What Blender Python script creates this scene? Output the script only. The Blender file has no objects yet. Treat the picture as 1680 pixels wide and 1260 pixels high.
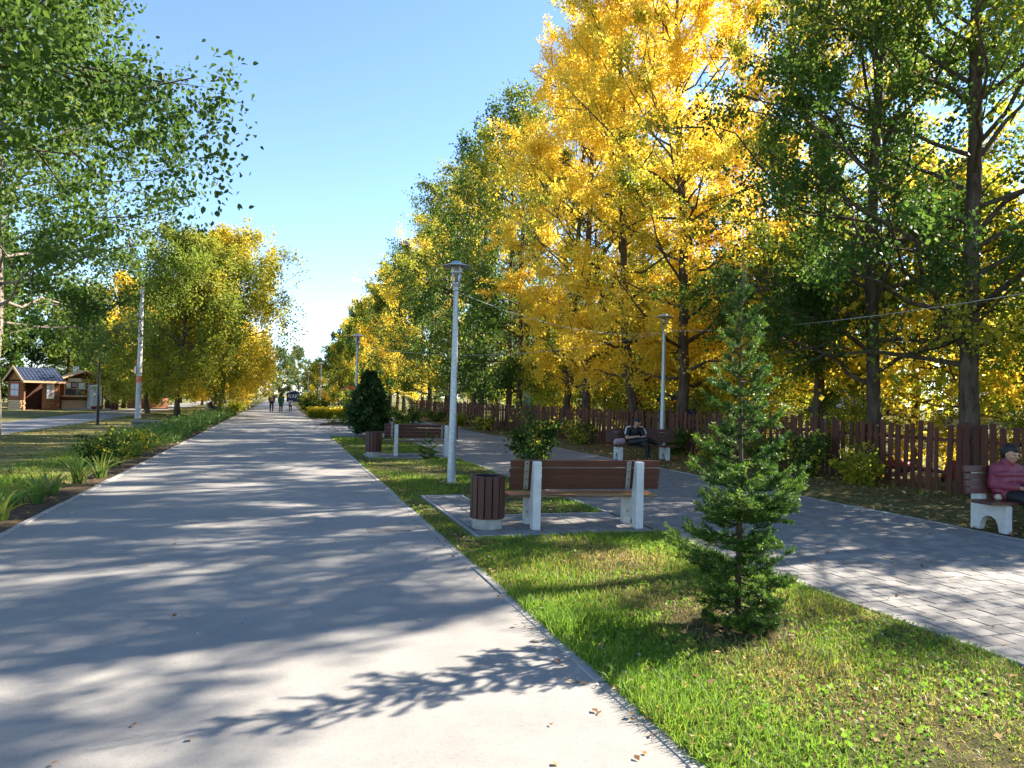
import bpy, bmesh, math, random
import numpy as np
from mathutils import Vector, Matrix
R = math.radians
sc = bpy.context.scene
COL = sc.collection

# ------------------------------------------------------------------ camera, sky, sun, exposure
F_PX, CW, CH = 1213.0, 1680.0, 1260.0
YAW, PITCH, ROLL, CAM_H = R(17.346), R(1.130), R(1.35), 1.65
cam_d = bpy.data.cameras.new('camera'); cam = bpy.data.objects.new('camera', cam_d); COL.objects.link(cam)
cam_d.sensor_fit = 'HORIZONTAL'; cam_d.sensor_width = 36.0; cam_d.lens = 36.0 * F_PX / CW
cam_d.clip_start = 0.05; cam_d.clip_end = 3000
m_c = Matrix.Rotation(-YAW, 4, 'Z') @ Matrix.Rotation(R(90) + PITCH, 4, 'X') @ Matrix.Rotation(ROLL, 4, 'Z')
cam.matrix_world = Matrix.Translation((0, 0, CAM_H)) @ m_c
sc.camera = cam

SUN_AZ, SUN_EL = R(77.0), R(34.5)           # azimuth clockwise from +Y (the way the avenue runs)
SUN = Vector((math.cos(SUN_EL) * math.sin(SUN_AZ), math.cos(SUN_EL) * math.cos(SUN_AZ), math.sin(SUN_EL)))
world = bpy.data.worlds.new('World'); sc.world = world; world.use_nodes = True
wn = world.node_tree.nodes; wl = world.node_tree.links
for n in list(wn): wn.remove(n)
wo = wn.new('ShaderNodeOutputWorld'); wb = wn.new('ShaderNodeBackground'); sky = wn.new('ShaderNodeTexSky')
sky.sky_type = 'NISHITA'; sky.sun_disc = False; sky.sun_elevation = SUN_EL; sky.sun_rotation = SUN_AZ
sky.altitude = 100; sky.air_density = 0.8; sky.dust_density = 0.0; sky.ozone_density = 3.0
wb.inputs['Strength'].default_value = 0.087
wl.new(sky.outputs[0], wb.inputs['Color']); wl.new(wb.outputs[0], wo.inputs['Surface'])
sun_d = bpy.data.lights.new('sun', 'SUN'); sun_d.energy = 5.0; sun_d.angle = R(0.53); sun_d.color = (1.0, 0.915, 0.79)
sun_o = bpy.data.objects.new('sun', sun_d); COL.objects.link(sun_o); sun_o.location = (40, 10, 30)
sun_o.rotation_euler = SUN.to_track_quat('Z', 'Y').to_euler()
vs = sc.view_settings
vs.view_transform = 'Standard'; vs.look = 'None'; vs.exposure = 2.08; vs.gamma = 1.0; vs.use_curve_mapping = False
cy = sc.cycles
cy.max_bounces = 7; cy.diffuse_bounces = 4; cy.glossy_bounces = 3; cy.transmission_bounces = 5; cy.transparent_max_bounces = 6
cy.use_denoising = True
try: cy.denoiser = 'OPENIMAGEDENOISE'
except Exception: pass
cy.caustics_reflective = False; cy.caustics_refractive = False; cy.sample_clamp_indirect = 6.0

# ------------------------------------------------------------------ helpers
def tag(o, label=None, cat=None, group=None, kind=None):
    if label: o['label'] = label
    if cat: o['category'] = cat
    if group: o['group'] = group
    if kind: o['kind'] = kind
    return o
def empty(name, loc=(0, 0, 0), rz=0.0, label=None, cat=None, group=None):
    o = bpy.data.objects.new(name, None); COL.objects.link(o); o.empty_display_size = 0.2
    o.location = loc; o.rotation_euler = (0, 0, rz)
    return tag(o, label, cat, group)
def link(name, me, mat=None, parent=None, loc=None, rz=None):
    o = bpy.data.objects.new(name, me); COL.objects.link(o)
    if mat is not None and not me.materials: me.materials.append(mat)
    if parent is not None: o.parent = parent
    if loc is not None: o.location = loc
    if rz is not None: o.rotation_euler = (0, 0, rz)
    return o
def copy_tree(o, parent=None):
    c = o.copy(); COL.objects.link(c); c.parent = parent
    for ch in o.children:
        copy_tree(ch, c)
    return c
def np_mesh(name, V, quads=None, tris=None, tone=None):
    V = np.asarray(V, dtype=np.float32).reshape(-1, 3)
    me = bpy.data.meshes.new(name)
    parts = []; starts = []; off = 0
    if quads is not None and len(quads):
        q = np.asarray(quads, dtype=np.int32).reshape(-1, 4); parts.append(q.ravel()); starts.append(np.arange(len(q), dtype=np.int32) * 4); off = q.size
    if tris is not None and len(tris):
        t = np.asarray(tris, dtype=np.int32).reshape(-1, 3); parts.append(t.ravel()); starts.append(off + np.arange(len(t), dtype=np.int32) * 3)
    L = np.concatenate(parts); S = np.concatenate(starts)
    me.vertices.add(len(V)); me.vertices.foreach_set('co', V.ravel())
    me.loops.add(len(L)); me.loops.foreach_set('vertex_index', L)
    me.polygons.add(len(S)); me.polygons.foreach_set('loop_start', S)
    if tone is not None:
        a = me.attributes.new('tone', 'FLOAT', 'FACE'); a.data.foreach_set('value', np.asarray(tone, dtype=np.float32))
    me.update(calc_edges=True)
    return me

class MB:
    def __init__(s): s.v = []; s.f = []
    def add(s, V, Fs):
        n = len(s.v); s.v += [tuple(p) for p in V]; s.f += [tuple(i + n for i in f) for f in Fs]; return s
    def box(s, x0, x1, y0, y1, z0, z1, M=None):
        V = [Vector(p) for p in ((x0,y0,z0),(x1,y0,z0),(x1,y1,z0),(x0,y1,z0),(x0,y0,z1),(x1,y0,z1),(x1,y1,z1),(x0,y1,z1))]
        if M is not None: V = [M @ p for p in V]
        return s.add(V, [(0,3,2,1),(4,5,6,7),(0,1,5,4),(1,2,6,5),(2,3,7,6),(3,0,4,7)])
    def bar(s, a, b, w, h, up=(0, 0, 1)):
        a = Vector(a); b = Vector(b); d = b - a; L = d.length; d.normalize()
        x = d.cross(Vector(up)); x = x.normalized() if x.length > 1e-5 else Vector((1, 0, 0)); u = x.cross(d).normalized()
        V = [p + x * i * w / 2 + u * j * h / 2 for p in (a, b) for i, j in ((-1,-1),(1,-1),(1,1),(-1,1))]
        return s.add(V, [(0,3,2,1),(4,5,6,7),(0,1,5,4),(1,2,6,5),(2,3,7,6),(3,0,4,7)])
    def tube(s, P, rad, n=8, cap=True):
        P = [Vector(p) for p in P]
        if not hasattr(rad, '__len__'): rad = [rad] * len(P)
        base = len(s.v); ref = None
        for i, p in enumerate(P):
            d = (P[min(i + 1, len(P) - 1)] - P[max(i - 1, 0)]).normalized()
            if ref is None:
                ref = Vector((1, 0, 0)) if abs(d.x) < .8 else Vector((0, 1, 0))
            x = (ref - d * ref.dot(d)).normalized(); ref = x; y = d.cross(x)
            for k in range(n):
                a = 2 * math.pi * k / n; s.v.append(tuple(p + (x * math.cos(a) + y * math.sin(a)) * rad[i]))
        for i in range(len(P) - 1):
            for k in range(n):
                a = base + i * n + k; b = base + i * n + (k + 1) % n
                s.f.append((a, b, b + n, a + n))
        if cap:
            s.f.append(tuple(base + k for k in range(n))[::-1]); s.f.append(tuple(base + (len(P) - 1) * n + k for k in range(n)))
        return s
    def lathe(s, prof, n=24, c=(0, 0, 0)):
        base = len(s.v)
        for r, z in prof:
            for k in range(n):
                a = 2 * math.pi * k / n; s.v.append((c[0] + r * math.cos(a), c[1] + r * math.sin(a), c[2] + z))
        for i in range(len(prof) - 1):
            for k in range(n):
                a = base + i * n + k; b = base + i * n + (k + 1) % n; s.f.append((a, b, b + n, a + n))
        if prof[0][0] > 1e-4: s.f.append(tuple(base + k for k in range(n))[::-1])
        if prof[-1][0] > 1e-4: s.f.append(tuple(base + (len(prof) - 1) * n + k for k in range(n)))
        return s
    def prism(s, poly, t0, t1, plane='yz'):
        n = len(poly)
        def P(a, b, t): return {'yz': (t, a, b), 'xz': (a, t, b), 'xy': (a, b, t)}[plane]
        V = [P(a, b, t0) for a, b in poly] + [P(a, b, t1) for a, b in poly]
        return s.add(V, [tuple(range(n))[::-1], tuple(range(n, 2 * n))] + [(i, (i + 1) % n, n + (i + 1) % n, n + i) for i in range(n)])
    def build(s, name, mat=None, parent=None, smooth=False, bevel=0.0, loc=None, rz=None, seg=2):
        me = bpy.data.meshes.new(name); bm = bmesh.new()
        vs_ = [bm.verts.new(p) for p in s.v]
        for f in s.f:
            try: bm.faces.new([vs_[i] for i in f])
            except ValueError: pass
        bmesh.ops.recalc_face_normals(bm, faces=bm.faces)
        if bevel: bmesh.ops.bevel(bm, geom=[e for e in bm.edges if len(e.link_faces) == 2 and e.calc_face_angle(0) > .5], offset=bevel, segments=seg, affect='EDGES', profile=.5, clamp_overlap=True)
        bm.to_mesh(me); bm.free()
        if smooth:
            for p in me.polygons: p.use_smooth = True
        return link(name, me, mat, parent, loc, rz)

TMP = bpy.data.scenes.new('tmp')
def evaluated_mesh(o):
    TMP.collection.objects.link(o); vl = TMP.view_layers[0]; vl.update()
    me = bpy.data.meshes.new_from_object(o.evaluated_get(vl.depsgraph)); bpy.data.objects.remove(o)
    return me

# ------------------------------------------------------------------ materials
MATS = {}
def new_mat(name):
    m = bpy.data.materials.new(name); m.use_nodes = True; nt = m.node_tree
    for n in list(nt.nodes): nt.nodes.remove(n)
    out = nt.nodes.new('ShaderNodeOutputMaterial'); MATS[name] = m
    return m, nt, out
def N(nt, typ, **kw):
    n = nt.nodes.new('ShaderNode' + typ)
    for k, v in kw.items():
        if k in n.inputs.keys(): n.inputs[k].default_value = v
        else: setattr(n, k, v)
    return n
def ramp(nt, stops):
    r = nt.nodes.new('ShaderNodeValToRGB'); el = r.color_ramp.elements
    while len(el) < len(stops): el.new(.5)
    for e, (p, c) in zip(el, stops): e.position = p; e.color = (*c, 1) if len(c) == 3 else c
    return r
def coords(nt, scale=(1, 1, 1), world_space=True):
    g = nt.nodes.new('ShaderNodeNewGeometry') if world_space else nt.nodes.new('ShaderNodeTexCoord')
    mp = nt.nodes.new('ShaderNodeMapping'); mp.inputs['Scale'].default_value = scale
    nt.links.new(g.outputs['Position'] if world_space else g.outputs['Object'], mp.inputs['Vector'])
    return mp.outputs['Vector']
def noisy(name, c1, c2, scale=8, rough=.8, detail=6, bump=.2, bscale=None, spec=.3, stretch=(1, 1, 1), local=False, metal=0.0, lo=.3, hi=.7, dist=.01, rand=0.0, c3=None):
    m, nt, out = new_mat(name)
    vec = coords(nt, stretch, not local)
    nz = N(nt, 'TexNoise', Scale=scale, Detail=detail, Roughness=.65); nt.links.new(vec, nz.inputs['Vector'])
    st = [(lo, c1), (hi, c2)]
    if c3: st = [(lo, c1), ((lo + hi) / 2, c3), (hi, c2)]
    rp = ramp(nt, st); nt.links.new(nz.outputs['Fac'], rp.inputs['Fac'])
    p = N(nt, 'BsdfPrincipled', Roughness=rough, Metallic=metal); p.inputs['Specular IOR Level'].default_value = spec
    colour = rp.outputs['Color']
    if rand:
        oi = nt.nodes.new('ShaderNodeObjectInfo'); hs = N(nt, 'HueSaturation')
        mr = N(nt, 'MapRange'); mr.inputs['To Min'].default_value = 1 - rand; mr.inputs['To Max'].default_value = 1 + rand
        nt.links.new(oi.outputs['Random'], mr.inputs['Value']); nt.links.new(mr.outputs[0], hs.inputs['Value']); nt.links.new(colour, hs.inputs['Color'])
        colour = hs.outputs['Color']
    nt.links.new(colour, p.inputs['Base Color'])
    if bump:
        n2 = N(nt, 'TexNoise', Scale=bscale or scale * 6, Detail=5, Roughness=.7); nt.links.new(vec, n2.inputs['Vector'])
        b = N(nt, 'Bump', Strength=bump, Distance=dist); nt.links.new(n2.outputs['Fac'], b.inputs['Height']); nt.links.new(b.outputs[0], p.inputs['Normal'])
    nt.links.new(p.outputs[0], out.inputs['Surface'])
    return m
def plain(name, c, rough=.6, metal=0.0, spec=.4, emit=None):
    return noisy(name, tuple(x * .86 for x in c), tuple(min(1, x * 1.12) for x in c), scale=14, rough=rough, metal=metal, spec=spec, bump=.08, local=True)
def leafy(name, stops, trans=.5, rough=.5, spec=.25, boost=1.25, hue=0.0):
    m, nt, out = new_mat(name)
    at = nt.nodes.new('ShaderNodeAttribute'); at.attribute_name = 'tone'
    rp = ramp(nt, stops); nt.links.new(at.outputs['Fac'], rp.inputs['Fac'])
    p = N(nt, 'BsdfPrincipled', Roughness=rough); p.inputs['Specular IOR Level'].default_value = spec
    t = nt.nodes.new('ShaderNodeBsdfTranslucent'); mx = nt.nodes.new('ShaderNodeMixShader'); mx.inputs[0].default_value = trans
    hs = N(nt, 'HueSaturation', Saturation=1.0, Value=boost); nt.links.new(rp.outputs['Color'], hs.inputs['Color'])
    nt.links.new(rp.outputs['Color'], p.inputs['Base Color']); nt.links.new(hs.outputs['Color'], t.inputs['Color'])
    nt.links.new(p.outputs[0], mx.inputs[1]); nt.links.new(t.outputs[0], mx.inputs[2]); nt.links.new(mx.outputs[0], out.inputs['Surface'])
    return m

GR_D, GR_M, GR_L = (.018, .045, .008), (.05, .105, .014), (.13, .19, .025)
YG, YE, YO, OR = (.37, .38, .035), (.80, .60, .060), (.82, .54, .055), (.58, .33, .07)
leafy('leaf_yellow', [(0, GR_M), (.14, GR_L), (.26, YG), (.40, YE), (.75, YE), (1, YO)], .5)
leafy('leaf_gold_mix', [(0, GR_D), (.30, GR_M), (.44, GR_L), (.56, YG), (.70, YE), (1, YO)], .48)
leafy('leaf_olive', [(0, GR_D), (.35, GR_M), (.55, (.10, .15, .02)), (.70, (.26, .28, .03)), (.84, YE), (1, YE)], .52, boost=1.4)
leafy('leaf_green', [(0, GR_D), (.36, (.06, .12, .016)), (.66, (.12, .19, .025)), (.84, YG), (.92, YE), (1, YE)], .48, boost=1.35)
leafy('leaf_dark', [(0, (.012, .035, .008)), (.5, (.032, .075, .012)), (.72, (.06, .11, .015)), (.80, YG), (1, YE)], .48, rough=.6, spec=.12, boost=1.4)
leafy('leaf_yellowgreen', [(0, GR_L), (.3, (.20, .25, .03)), (.6, (.36, .36, .03)), (1, YE)], .64, boost=1.4)
leafy('leaf_silver', [(0, GR_M), (.35, (.075, .135, .022)), (.75, (.15, .21, .04)), (.9, (.27, .28, .05)), (1, YE)], .46, rough=.45, spec=.2)
leafy('leaf_near', [(0, (.03, .07, .012)), (.4, (.075, .13, .02)), (.68, (.14, .19, .03)), (.84, (.27, .27, .04)), (1, YE)], .50, rough=.5, spec=.12, boost=1.45)
leafy('leaf_birch_gold', [(0, (.12, .16, .02)), (.3, (.28, .28, .03)), (.6, (.55, .43, .035)), (1, (.70, .50, .04))], .5)
leafy('leaf_birch', [(0, (.09, .15, .02)), (.35, (.19, .25, .03)), (.55, (.24, .26, .03)), (.78, (.46, .38, .03)), (1, YE)], .5)
leafy('leaf_orange', [(0, YG), (.4, YO), (1, OR)], .45)
leafy('leaf_far', [(0, (.05, .09, .03)), (.5, (.10, .15, .04)), (1, (.25, .25, .05))], .4)
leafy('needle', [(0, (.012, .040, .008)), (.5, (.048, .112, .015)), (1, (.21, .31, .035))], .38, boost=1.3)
leafy('leaf_thuja', [(0, (.014, .038, .010)), (.7, (.035, .080, .016)), (1, (.08, .14, .03))], .2, boost=1.0)
leafy('grass_blade', [(0, (.34, .25, .08)), (.12, (.30, .29, .045)), (.3, (.17, .26, .025)), (.65, (.10, .20, .02)), (1, (.20, .30, .03))], .5, boost=1.45)
leafy('grass_dry', [(0, (.30, .22, .08)), (.45, (.20, .18, .04)), (.8, (.09, .13, .02)), (1, (.07, .12, .02))], .35)
leafy('iris_leaf', [(0, (.30, .27, .05)), (.3, (.15, .22, .04)), (1, (.08, .17, .03))], .4)
leafy('litter', [(0, (.14, .07, .03)), (.4, (.30, .15, .05)), (.75, (.44, .27, .08)), (.92, (.48, .38, .20)), (1, (.60, .54, .42))], .25, rough=.7)
noisy('bark', (.040, .028, .018), (.15, .115, .08), scale=9, stretch=(1, 1, .25), bump=.9, bscale=22, dist=.03, rough=.95, spec=.1)
noisy('bark_birch', (.05, .04, .03), (.24, .20, .165), scale=5, stretch=(.7, .7, 2.2), bump=.5, dist=.02, rough=.85, lo=.36, hi=.5)
noisy('bark_spruce', (.05, .035, .02), (.12, .085, .05), scale=30, bump=.5, rough=.9)
# asphalt: warm grey, fine grain, faint wear lanes and darker patches
m, nt, out = new_mat('asphalt')
vec = coords(nt)
n1 = N(nt, 'TexNoise', Scale=.55, Detail=5, Roughness=.6); n2 = N(nt, 'TexNoise', Scale=160, Detail=3, Roughness=.7); n3 = N(nt, 'TexVoronoi', Scale=260)
for n in (n1, n2, n3): nt.links.new(vec, n.inputs['Vector'])
r1 = ramp(nt, [(.3, (.245, .228, .205)), (.7, (.300, .280, .252))]); nt.links.new(n1.outputs['Fac'], r1.inputs['Fac'])
r2 = ramp(nt, [(.25, (.66, .66, .66)), (.5, (1, 1, 1)), (.8, (1.25, 1.22, 1.18))]); nt.links.new(n2.outputs['Fac'], r2.inputs['Fac'])
mx0 = N(nt, 'Mix', data_type='RGBA', blend_type='MULTIPLY'); mx0.inputs['Factor'].default_value = 1.0
nt.links.new(r1.outputs[0], mx0.inputs['A']); nt.links.new(r2.outputs[0], mx0.inputs['B'])
n4 = N(nt, 'TexNoise', Scale=38, Detail=6, Roughness=.8); n5 = N(nt, 'TexNoise', Scale=3.2, Detail=6, Roughness=.7)
for n in (n4, n5): nt.links.new(vec, n.inputs['Vector'])
r4 = ramp(nt, [(.30, (.62, .62, .64)), (.44, (.97, .97, .97)), (.6, (1.0, 1.0, 1.0)), (.74, (1.22, 1.20, 1.17))]); nt.links.new(n4.outputs['Fac'], r4.inputs['Fac'])
r5 = ramp(nt, [(.34, (.86, .87, .88)), (.55, (1.0, 1.0, 1.0)), (.75, (1.06, 1.05, 1.03))]); nt.links.new(n5.outputs['Fac'], r5.inputs['Fac'])
mx1 = N(nt, 'Mix', data_type='RGBA', blend_type='MULTIPLY'); mx1.inputs['Factor'].default_value = 1.0
nt.links.new(mx0.outputs['Result'], mx1.inputs['A']); nt.links.new(r4.outputs[0], mx1.inputs['B'])
mx = N(nt, 'Mix', data_type='RGBA', blend_type='MULTIPLY'); mx.inputs['Factor'].default_value = 1.0
nt.links.new(mx1.outputs['Result'], mx.inputs['A']); nt.links.new(r5.outputs[0], mx.inputs['B'])
p = N(nt, 'BsdfPrincipled', Roughness=.78); p.inputs['Specular IOR Level'].default_value = .35
nt.links.new(mx.outputs['Result'], p.inputs['Base Color'])
b = N(nt, 'Bump', Strength=.45, Distance=.004); nt.links.new(n2.outputs['Fac'], b.inputs['Height']); nt.links.new(b.outputs[0], p.inputs['Normal'])
nt.links.new(p.outputs[0], out.inputs['Surface'])
noisy('kerb_concrete', (.24, .23, .21), (.36, .34, .31), scale=7, bump=.4, bscale=90, dist=.004, rough=.9, rand=.12)
noisy('paver', (.155, .145, .132), (.25, .233, .21), scale=5, bump=.5, bscale=150, dist=.003, rough=.88, rand=.16)
noisy('paver_bed', (.055, .048, .04), (.10, .09, .07), scale=12, bump=.4, rough=.95)
m, nt, out = new_mat('paver_far')
vec = coords(nt)
bt = N(nt, 'TexBrick'); bt.inputs['Color1'].default_value = (.18, .17, .155, 1); bt.inputs['Color2'].default_value = (.235, .222, .205, 1); bt.inputs['Mortar'].default_value = (.10, .09, .08, 1)
bt.inputs['Scale'].default_value = 1; bt.inputs['Mortar Size'].default_value = .005; bt.inputs['Brick Width'].default_value = .21; bt.inputs['Row Height'].default_value = .19
nt.links.new(vec, bt.inputs['Vector']); nz = N(nt, 'TexNoise', Scale=.8, Detail=5); nt.links.new(vec, nz.inputs['Vector'])
r1 = ramp(nt, [(.3, (.82, .82, .82)), (.7, (1.1, 1.08, 1.05))]); nt.links.new(nz.outputs['Fac'], r1.inputs['Fac'])
mx = N(nt, 'Mix', data_type='RGBA', blend_type='MULTIPLY'); mx.inputs['Factor'].default_value = 1.0
nt.links.new(bt.outputs['Color'], mx.inputs['A']); nt.links.new(r1.outputs[0], mx.inputs['B'])
p = N(nt, 'BsdfPrincipled', Roughness=.85); nt.links.new(mx.outputs['Result'], p.inputs['Base Color']); nt.links.new(p.outputs[0], out.inputs['Surface'])
noisy('soil', (.045, .032, .020), (.13, .095, .06), scale=10, bump=.9, bscale=60, dist=.02, rough=1, spec=.1)
noisy('lawn_soil', (.055, .040, .022), (.17, .125, .07), scale=9, bump=1.0, bscale=70, dist=.03, rough=1, spec=.1, c3=(.085, .075, .03))
noisy('dry_lawn', (.085, .095, .025), (.30, .24, .10), scale=.9, bump=.7, bscale=40, dist=.02, rough=1, spec=.1, c3=(.15, .14, .045))
noisy('park_ground', (.07, .09, .02), (.20, .17, .07), scale=.5, bump=.6, bscale=20, dist=.03, rough=1, spec=.1)
noisy('litter_ground', (.07, .055, .022), (.22, .16, .06), scale=7, bump=.9, bscale=40, dist=.02, rough=1, spec=.1, c3=(.11, .10, .035))
noisy('slat_wood', (.060, .018, .010), (.115, .036, .020), scale=6, stretch=(.35, 9, 9), local=True, bump=.25, bscale=40, dist=.003, rough=.45, spec=.45, rand=.10)
noisy('slat_worn', (.085, .032, .016), (.30, .185, .075), scale=6, stretch=(.35, 9, 9), local=True, bump=.25, bscale=40, dist=.003, rough=.5, spec=.4, lo=.4, hi=.62)
noisy('bin_wood', (.048, .016, .010), (.095, .032, .019), scale=6, stretch=(9, 9, .5), local=True, bump=.25, bscale=40, dist=.003, rough=.5, spec=.4, rand=.14)
noisy('white_concrete', (.50, .49, .45), (.66, .65, .60), scale=6, local=True, bump=.3, bscale=60, dist=.003, rough=.75)
noisy('bin_concrete', (.26, .24, .20), (.46, .43, .38), scale=9, local=True, bump=.4, bscale=60, dist=.004, rough=.9)
noisy('picket_paint', (.058, .019, .011), (.14, .046, .026), scale=5, stretch=(9, 9, .6), bump=.3, bscale=30, dist=.004, rough=.7, rand=.28)
noisy('galvanised', (.30, .33, .35), (.50, .53, .55), scale=22, local=True, bump=.1, rough=.42, metal=.55, detail=3)
noisy('pole_concrete', (.38, .37, .35), (.55, .54, .51), scale=5, local=True, bump=.3, rough=.85)
plain('dark_steel', (.035, .035, .037), .5, .4); plain('black_paint', (.012, .012, .014), .5)
plain('steel', (.42, .43, .44), .35, .8); plain('orange_mark', (.55, .16, .07))
m, nt, out = new_mat('lamp_glass')
gl = N(nt, 'BsdfPrincipled', Roughness=.12, IOR=1.45); gl.inputs['Base Color'].default_value = (.86, .88, .84, 1); gl.inputs['Transmission Weight'].default_value = .85
nt.links.new(gl.outputs[0], out.inputs['Surface'])
m, nt, out = new_mat('window_glass')
gl = N(nt, 'BsdfPrincipled', Roughness=.06); gl.inputs['Base Color'].default_value = (.05, .055, .06, 1); gl.inputs['Specular IOR Level'].default_value = .8
nt.links.new(gl.outputs[0], out.inputs['Surface'])
noisy('kiosk_log', (.17, .060, .022), (.36, .145, .055), scale=4, stretch=(.4, .4, 8), local=True, bump=.6, bscale=20, dist=.02, rough=.6)
noisy('kiosk_dark', (.055, .022, .012), (.13, .055, .028), scale=4, stretch=(.4, .4, 8), local=True, bump=.5, bscale=20, dist=.02, rough=.65)
noisy('kiosk_pale', (.50, .30, .15), (.66, .43, .24), scale=4, stretch=(.5, .5, 6), local=True, bump=.3, rough=.65)
noisy('roof_blue', (.020, .032, .060), (.040, .056, .095), scale=5, local=True, bump=.1, rough=.6, spec=.3)
for nm, c in dict(white_paint=(.74, .73, .70), red_paint=(.42, .035, .03), dark_red=(.13, .016, .018), cola_dark=(.035, .010, .010), pale_glass=(.45, .52, .56), sign_red=(.50, .03, .05),
                  navy=(.012, .016, .06), inflatable_green=(.02, .32, .05), inflatable_yellow=(.65, .33, .02), inflatable_white=(.62, .66, .70), inflatable_blue=(.20, .42, .46), tarp_blue=(.012, .022, .16), tarp_red=(.48, .02, .02),
                  skin=(.42, .23, .15), hair_dark=(.012, .009, .008), jacket_pink=(.20, .032, .055), cloth_black=(.010, .010, .012), cloth_white=(.68, .68, .68), shoe=(.02, .018, .018), phone=(.015, .015, .018),
                  cloth_green=(.02, .13, .05), cloth_maroon=(.06, .02, .025), cloth_pale=(.45, .42, .50), cloth_blue=(.02, .05, .36), bag_pink=(.40, .26, .28), wire_grey=(.42, .43, .44), orange_roof=(.60, .15, .03), car_white=(.66, .67, .68), tyre=(.02, .02, .02), stone=(.20, .19, .17), stall_grey=(.32, .31, .30), beige=(.5, .42, .3), pink_lip=(.30, .10, .09)).items():
    plain(nm, c, .55)
M = MATS

# ------------------------------------------------------------------ the setting
def in_pad(x, y, g=0.0): return ((x > 2.2 - g) & (x < 4.66 + g) & (y > 8.42 - g) & (y < 9.98 + g)) | ((x > 2.2 - g) & (x < 2.97 + g) & (y > 8.4 - g) & (y < 12.12 + g)) | ((x > 2.2 - g) & (x < 4.66 + g) & (y > 19.44 - g) & (y < 21.04 + g))
def grid_sheet(name, x0, x1, y0, y1, step, z, mat, amp=0.0, seed=1, kind='structure', edge=.12, hole=None):
    nx = max(2, int((x1 - x0) / step) + 1); ny = max(2, int((y1 - y0) / step) + 1)
    xs = np.linspace(x0, x1, nx); ys = np.linspace(y0, y1, ny); X, Y = np.meshgrid(xs, ys)
    rg = np.random.default_rng(seed); Z = np.zeros_like(X)
    for k in range(10):
        f = rg.uniform(.5, 5); a = rg.uniform(0, 6.28); ph = rg.uniform(0, 6.28); Z += np.sin((X * math.cos(a) + Y * math.sin(a)) * f + ph) / (1 + f)
    e = np.clip(np.minimum(np.minimum(X - x0, x1 - X), np.minimum(Y - y0, y1 - Y)) / edge, 0, 1)
    Z = z + (Z * amp * .35 + amp * .5) * e
    if hole is not None: Z = np.where(hole(X, Y), -.035, Z)
    V = np.stack([X, Y, Z], -1).reshape(-1, 3); i = np.arange(nx * ny).reshape(ny, nx)
    q = np.stack([i[:-1, :-1], i[:-1, 1:], i[1:, 1:], i[1:, :-1]], -1).reshape(-1, 4)
    me = np_mesh(name, V, q)
    for p_ in me.polygons: p_.use_smooth = True
    return tag(link(name, me, mat), kind=kind)

XL, XR = -2.87, 1.81                                    # avenue edges
WL, WR = 4.66, 9.02                                     # paved walkway edges
MB().box(-900, 900, -300, 1500, -.40, -.035).build('ground', M['park_ground'])['kind'] = 'structure'
grid_sheet('avenue', XL, XR, -12, 260, 1.0, 0.0, M['asphalt'])
grid_sheet('left_path', -12.4, -9.1, -12, 200, 2.0, -.006, M['asphalt'])
grid_sheet('lawn_right', XR + .08, WL - .07, -4, 29.2, .12, -.006, M['lawn_soil'], .03, 3, hole=lambda x, y: in_pad(x, y, .02))
grid_sheet('lawn_left', -9.1, -3.45, -4, 120, .35, -.012, M['dry_lawn'], .05, 4)
grid_sheet('flower_border', -3.45, XL - .08, -4, 62, .12, -.010, M['soil'], .035, 5)
grid_sheet('lawn_behind_path', -40, -12.4, -4, 140, 2.0, -.012, M['dry_lawn'], .05, 6)
grid_sheet('fence_verge', WR + .07, 13.6, -4, 66, .25, -.010, M['litter_ground'], .05, 7)
grid_sheet('paved_square', XR + .08, WL - .07, 29.3, 52, 1.0, -.004, M['paver_far'])
grid_sheet('far_verge', XR + .08, 13.6, 52.1, 230, 2.0, -.008, M['dry_lawn'], .03, 8)

def stones(name, x, y0, y1, L, w, zt, mat, along='y', gap=.009, jit=.006, seed=1, parent=None):
    rg = random.Random(seed); st = None
    root = parent or tag(empty(name), kind='structure')
    proto = None; t = y0
    while t < y1 - .05:
        l = min(L, y1 - t)
        if proto is None or abs(l - L) > 1e-3:
            b = MB().box(-w / 2, w / 2, -l / 2 + gap, l / 2 - gap, -.12, 0) if along == 'y' else MB().box(-l / 2 + gap, l / 2 - gap, -w / 2, w / 2, -.12, 0)
            o = b.build('kerb_stone', mat, root, bevel=.006, seg=1)
            if abs(l - L) <= 1e-3: proto = o
        else:
            o = proto.copy(); COL.objects.link(o); o.parent = root
        c = (x, t + l / 2) if along == 'y' else (t + l / 2, x)
        o.location = (c[0] + rg.uniform(-jit, jit), c[1], zt + rg.uniform(-jit, jit)); o.rotation_euler = (0, 0, rg.uniform(-.004, .004))
        t += l
    return root
stones('kerb_right', XR + .04, 1.0, 64.0, 1.0, .08, .006, M['kerb_concrete'], seed=2)
stones('kerb_left', XL - .04, 1.0, 70.0, 1.0, .08, .016, M['kerb_concrete'], seed=3)
kw = stones('walkway_kerb', WL - .03, 1.0, 8.3, 1.0, .07, .018, M['kerb_concrete'], seed=4)
stones('', WL - .03, 9.95, 29.0, 1.0, .07, .018, M['kerb_concrete'], seed=5, parent=kw)
stones('', WR + .03, 1.0, 31.0, 1.0, .07, .014, M['kerb_concrete'], seed=6, parent=kw)

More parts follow.
